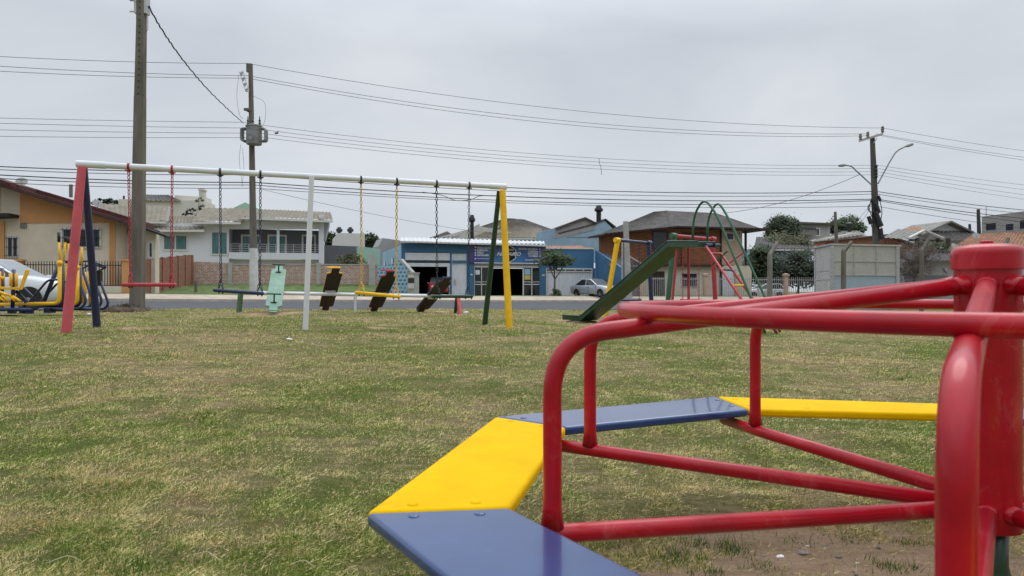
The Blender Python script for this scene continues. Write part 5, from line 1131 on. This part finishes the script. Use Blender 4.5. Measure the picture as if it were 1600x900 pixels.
def lamp(pts,hd):
    o=MB().tube(spline([P(x,y,Yq-.5) for x,y in pts],6),.05,8).build('lamp_arm',M_['transformer_grey'],th,True)
    a,b_=[P(*k,Yq-.5) for k in hd]; c=(a+b_)/2; ax=(b_-a).normalized(); m=MB(); m.tube([a,a.lerp(b_,.3),a.lerp(b_,.8),b_],[.06,.10,.10,.05],8); m.build('lamp_head',M_['transformer_grey'],o,True)
lamp([(1372,287),(1381,270),(1392,250),(1402,236),(1419,227)],((1415,229),(1427,225))); lamp([(1362,289),(1350,278),(1338,267),(1330,260),(1318,258)],((1322,258),(1310,259)))
m=MB()
for i,y in enumerate((260,266,271,276)): m.lathe([(.05,-.12),(.10,0),(.05,.12)],tuple(P(1369.5,y,Yq-.3)),8)
m.build('insulator',M_['black'],th)
m=MB()
for (x0,y0,x1,y1,r) in ((1357,338,1361,350,.14),(1367,318,1373,333,.18),(1366,330,1376,354,.22),(1376,357,1378,374,.14),(1362,312,1366,322,.12),(1372,306,1376,314,.1)): m.tube([P(x0,y0,Yq-.35),P(x1,y1,Yq-.35)],r,8)
for pl in ([(1362,310),(1358,325),(1362,338),(1366,350)],[(1374,310),(1378,330),(1376,350),(1380,368)],[(1360,345),(1364,360),(1370,366)],[(1376,360),(1382,372),(1384,382)],[(1368,300),(1363,330),(1366,360)]): m.tube(spline([P(x,y,Yq-.4) for x,y in pl],5),.03,4)
rg_=[P(1361+5*math.cos(a),325+6*math.sin(a),Yq-.5) for a in np.linspace(0,6.28,14,endpoint=False)]; m.tube(rg_,.035,5,closed=True); m.build('cable_gear',M_['black'],th)
for lab,px0,py0,px1,py1,Y_,r0,r1,mt in (('leaning grey wooden post above the booth',1307,380,1305,331,55,.16,.11,'pole_wood'),('dark distant utility post left of the grey block building',1530,372,1528.5,327,72,.2,.16,'iron_bar'),('short distant post above the dark roof',1515.5,365,1515,350,70,.14,.12,'iron_bar')):
    a=P(px0,py0,Y_); b_=P(px1,py1,Y_); bb=onground(px0,Y_); th=thing('distant_post',lab,'post',bb); MB().tube([bb,a,b_],[r0*1.2,r0,r1],8).build('shaft',M_[mt],th)
# ---------------------------------------------------------------- wires
def wire(label,p,q,sag,r=.016,group='overhead lines between the poles',m='wire_grey',cat='power line',n=24,name='power_line'):
    a=P(*p); b=P(*q); pts=[]
    for i in range(n+1):
        t=i/n; v=a.lerp(b,t); v.z-=4*sag*t*(1-t); pts.append(v)
    return tag(MB().tube(pts,r,4,caps=False).build(name,M_[m]),label,cat,group)
YP,YQ=40.5,49.
for i,(ya,yb,s) in enumerate(((100,200,.9),(119,209,1.0),(123,212,1.1))):
    nm=('topmost','second','third')[i]
    wire(nm+' thin line from transformer pole to crossarm',(392,ya,YP),(1352+i*3 if i else 1378,yb,YQ),s,.014); 
    wire(nm+' thin line leaving the frame left of the transformer pole',(-120,(81,95,104)[i],33),(388,ya-1,YP),.15,.014); wire(nm+' thin line leaving the crossarm to the right',(1380 if i==0 else 1360+i*8,yb,YQ),(1750,(252,262,268)[i],66),.25,.014)
for i,(ya,yb) in enumerate(((194,258),(201,263),(207,268),(213,273))):
    nm=('highest','second','third','lowest')[i]
    wire(nm+' of four mid height lines between the poles',(398,ya,YP),(1368,yb,YQ),.75,.012); wire(nm+' of four mid height lines left of the transformer',(-120,(181,189,200,211)[i],33),(385,(191,200,208,215)[i],YP),.05,.012); wire(nm+' of four mid height lines right of the lamp arms',(1370,yb,YQ),(1750,(303,312,322,330)[i],66),.2,.012)
for i,(ya,yb,s,r) in enumerate(((268,299,.55,.026),(273,303,.6,.018),(285,311,.5,.028),(289,313,.65,.022),(294,322,.5,.016))):
    nm=('top','second','middle','fourth','bottom')[i]
    wire(nm+' thick communication cable between the poles',(397,ya,YP),(1367,yb,YQ),s,r,m='wire',cat='cable',group='communication cables'); wire(nm+' communication cable left of the transformer pole',(-120,(254,259,266,272,279)[i],33),(394,ya,YP),.15,r,m='wire',cat='cable',group='communication cables'); wire(nm+' communication cable right of the lamp pole',(1369,yb,YQ),(1750,(338,345,352,360,370)[i],64),.3,r,m='wire',cat='cable',group='communication cables')
wire('slack service cable drooping towards the brick house',(1345,272,49),(1128,333,62),.5,.018,m='wire',cat='cable',group='service cables'); wire('thin service cable falling from the transformer pole towards the shop',(410,296,YP),(853,374,58),.4,.012,cat='cable',group='service cables')
wire('thin service cable dropping to the roofs from the lamp pole',(1362,318,49),(1318,366,62),.1,.014,m='wire',cat='cable',group='service cables'); wire('second thin service cable dropping from the lamp pole',(1362,322,49),(1330,368,62),.1,.012,m='wire',cat='cable',group='service cables')
a=P(233,10,18); b=P(380,192,YP-.4); pts=[]
for i in range(61):
    t=i/60; v=P(233+(380-233)*t,10+(192-10)*(t**.86)+9*math.sin(math.pi*t)*1.,1/((1-t)/18+t/(YP-.4))); v+=Vector((0,0,.022*math.sin(i*2.3+math.sin(i)))); pts.append(v)
tag(MB().tube(pts,.022,5,caps=False).build('service_cable',M_['wire']),'twisted dark cable sagging from the tall left pole to the transformer','cable')
tag(MB().tube(spline([P(565+100*0+95,300+0,44),P(690,305,44),P(712,313,44),P(735,312,44),P(752,306,44),P(790,306,44)],6),.02,4).build('slack_cable',M_['wire']),'loose slack loop of cable near the green swing chains','cable')
tag(MB().tube(spline([P(936,247,46),P(937,256,46),P(939,262,46),P(940,273,46)],5),.015,4).build('loose_wire',M_['wire']),'short loose wire end dangling from the lines above the shop','wire')
m=MB(); q=P(432,208,30); m.ball(q,.06,8,(1.6,.8,.7)); m.hexa([q+Vector((-.02,0,0)),q+Vector((.04,0,0)),q+Vector((.04,.03,.02)),q+Vector((-.02,.03,.02))],[q+Vector((.08,0,.10)),q+Vector((.11,0,.11)),q+Vector((.11,.01,.12)),q+Vector((.08,.01,.11))]); tag(m.build('bird',M_['black']),'tiny dark bird flying right of the transformer','bird')
# ---------------------------------------------------------------- grass blades, litter, stones
NB=1700000
Yb=np.where(rng.random(NB)<.55,1.55*np.exp(rng.random(NB)*math.log(42/1.55)),1/(1/1.55-rng.random(NB)*(1/1.55-1/16))); ub=rng.uniform(-1.,1.,NB)*np.where(Yb<4,1.12,.92); Xb=ub*Yb
pn=.8*vnoise(Xb*1.3,Yb*1.3,5)+.7*vnoise(Xb*5,Yb*5,6)+.8*vnoise(Xb*14,Yb*14,7)
dd=np.hypot(Xb-.98,Yb-1.45)+vnoise(Xb*2.5,Yb*2.5,8)*.6+vnoise(Xb*9,Yb*9,9)*.35
ds=np.min([np.hypot((Xb-a)/(r_*1.7),(Yb-b)/r_) for a,b,r_ in SPOTS],axis=0)+vnoise(Xb*4,Yb*4,12)*.9
keep=(rng.random(NB)<np.clip(.86+pn*1.0,.38,1))&(rng.random(NB)<np.clip((ds-.35)*1.6,.12,1))&(Yb<nearY(Xb)-.15)&~((np.abs(Yb-13.9-.03*(Xb+10))<.9)&(Xb<-9.6))&((dd>.93)|(rng.random(NB)<.05))
Xb,Yb,pn=Xb[keep],Yb[keep],pn[keep]; n=len(Xb); r=rng.random(n)
Zb=Gn(Xb,Yb)+bumps(Xb,Yb)-.003; lie=rng.random(n)<.55
lod=np.maximum(1,Yb/2.4); hgt=(.007+.013*rng.random(n)**1.6)*(1+1.3*np.clip(pn,0,1))*lod**.3; wd=(.0006+.0006*rng.random(n))*lod**.85
az=rng.uniform(0,6.283,n); tl=np.where(lie,rng.uniform(1.1,1.5,n),np.abs(rng.normal(0,.55,n))); ln=np.where(lie,hgt*1.45,hgt)
dx=np.cos(az)*np.sin(tl)*ln; dy=np.sin(az)*np.sin(tl)*ln; dz=np.cos(tl)*ln
wa=az+math.pi/2+rng.normal(0,.4,n); wx=np.cos(wa)*wd; wy=np.sin(wa)*wd
co=np.stack([np.stack([Xb-wx,Yb-wy,Zb],-1),np.stack([Xb+wx,Yb+wy,Zb],-1),np.stack([Xb+dx*.6+wx*.7,Yb+dy*.6+wy*.7,Zb+dz*.7],-1),np.stack([Xb+dx,Yb+dy,Zb+dz*.95],-1)],1).reshape(-1,3)
me=bpy.data.meshes.new('grass'); me.vertices.add(4*n); me.vertices.foreach_set('co',co.reshape(-1).astype('f'))
me.loops.add(4*n); me.loops.foreach_set('vertex_index',np.arange(4*n,dtype='i')); me.polygons.add(n); me.polygons.foreach_set('loop_start',np.arange(0,4*n,4,dtype='i')); me.update(calc_edges=True)
rv=np.clip(r*.9+np.where(lie,.22,0)-pn*.16,0,1.2); at=me.attributes.new('rnd','FLOAT','POINT'); at.data.foreach_set('value',np.repeat(rv,4).astype('f'))
me.materials.append(bm_); o=bpy.data.objects.new('grass',me); COL.objects.link(o); tag(o,'short mown grass blades mixed with dry straw across the playground','grass',kind='stuff')
def gp(px,py):
    lo,hi=1.2,40.
    for _ in range(50):
        m_=(lo+hi)/2; p=onground(px,m_); y=HY-(p.z-CZ)/m_*F
        if y>py: lo=m_
        else: hi=m_
    p=onground(px,lo); p.z+=float(bumps(np.array(p.x),np.array(p.y))); return p
for i,(px,py,L_,lab) in enumerate(((100,875,.045,'short pale straw stalk at the lower left of the lawn'),(320,870,.05,'thin bent stalk low in the lawn left of the blue plank'),(472,880,.04,'curled pale stalk near the bottom edge'),(1130,775,.10,'long pale stalk lying behind the merry-go-round spokes'))):
    c=gp(px,py); a=random.uniform(-.6,.2); d=Vector((math.cos(a),math.sin(a),0))*L_; s=Vector((-d.y,d.x,0))
    tag(MB().tube(spline([c-d+Vector((0,0,.015)),c+s*.12+Vector((0,0,.03)),c+d*.6+Vector((0,0,.028)),c+d+s*.2+Vector((0,0,.012))],5),.0013,5).build('dry_stalk',M_['dry_stalk']),lab,'stalk',group='dry stalks on the lawn')
for i,(px,py,r_,mt,lab) in enumerate(((1219,862,.009,'litter','small white scrap on the bare soil'),(1262,843,.005,'stone_pale','little pale stone left of the soil patch centre'),(1255,858,.012,'stone_grey','flat grey stone on the bare soil beside the white scrap'),(1150,848,.009,'stone_grey','dark pebble on the soil below the lowest spoke'),(1372,852,.007,'stone_grey','brownish stone near the front upright'),(1310,868,.008,'stone_grey','small dark pebble near the bottom right'),(1290,842,.007,'stone_grey','tiny dark pebble just under the spoke'),(1340,880,.005,'stone_pale','light pebble near the bottom edge'),(1030,880,.009,'stone_grey','dark clod left in the soil patch'),(728,489,.06,'litter','white scrap on the grass beside the red seesaw post'),(1030,550,.03,'dry_stalk','pale dry leaf on the lawn below the red ring'),(141,491,.05,'litter','white scrap on the grass between the swing legs'),(452,535,.03,'litter','small pale scrap beneath the navy swing'))):
    p=gp(px,py); m=MB().ball(p+Vector((0,0,r_*.3)),r_,7,(1.5,1.,.5)); m.v=[tuple(Vector(v)+Vector((random.uniform(-1,1),random.uniform(-1,1),random.uniform(-.6,.6)))*r_*.22) for v in m.v]; tag(m.build('litter_scrap' if mt=='litter' else 'pebble',M_[mt]),lab,'litter' if mt=='litter' else 'stone')
m=MB()
for i in range(420):
    a=random.uniform(0,6.28); r_=random.uniform(0,1.05); q=Vector((HUB.x+math.cos(a)*r_,HUB.y+math.sin(a)*r_+.05,0)); q.z=G(q.x,q.y)+float(bumps(np.array(q.x),np.array(q.y))); m.ball(q,random.uniform(.002,.006) if i%6 else random.uniform(.006,.012),5,(1.4,1,.5))
tag(m.build('gravel',M_['stone_grey']),'scattered grit on the bare soil under the merry-go-round','gravel',kind='stuff')
# tufts on soil
m=MB()
for (px,py,k,hh) in ((960,850,120,.02),(1250,838,90,.018),(1330,836,120,.02),(1420,842,90,.025),(1185,880,60,.02),(1085,842,110,.022),(1140,850,90,.05),(1060,868,110,.035),(1395,890,90,.03),(1110,893,70,.03),(205,885,120,.045),(1010,872,60,.03)):
    c=gp(px,py)
    for _ in range(k):
        q=c+Vector((random.gauss(0,.035),random.gauss(0,.03),0)); d=Vector((random.gauss(0,.4),random.gauss(0,.4),1)).normalized()*hh*random.uniform(.5,1.1); w=Vector((random.uniform(-1,1),random.uniform(-1,1),0)).normalized()*.0016; m.add([q-w,q+w,q+d],[(0,1,2)])
o=m.build('grass_tufts',bm_); tag(o,'taller green tufts growing from the bare soil','grass',kind='stuff')
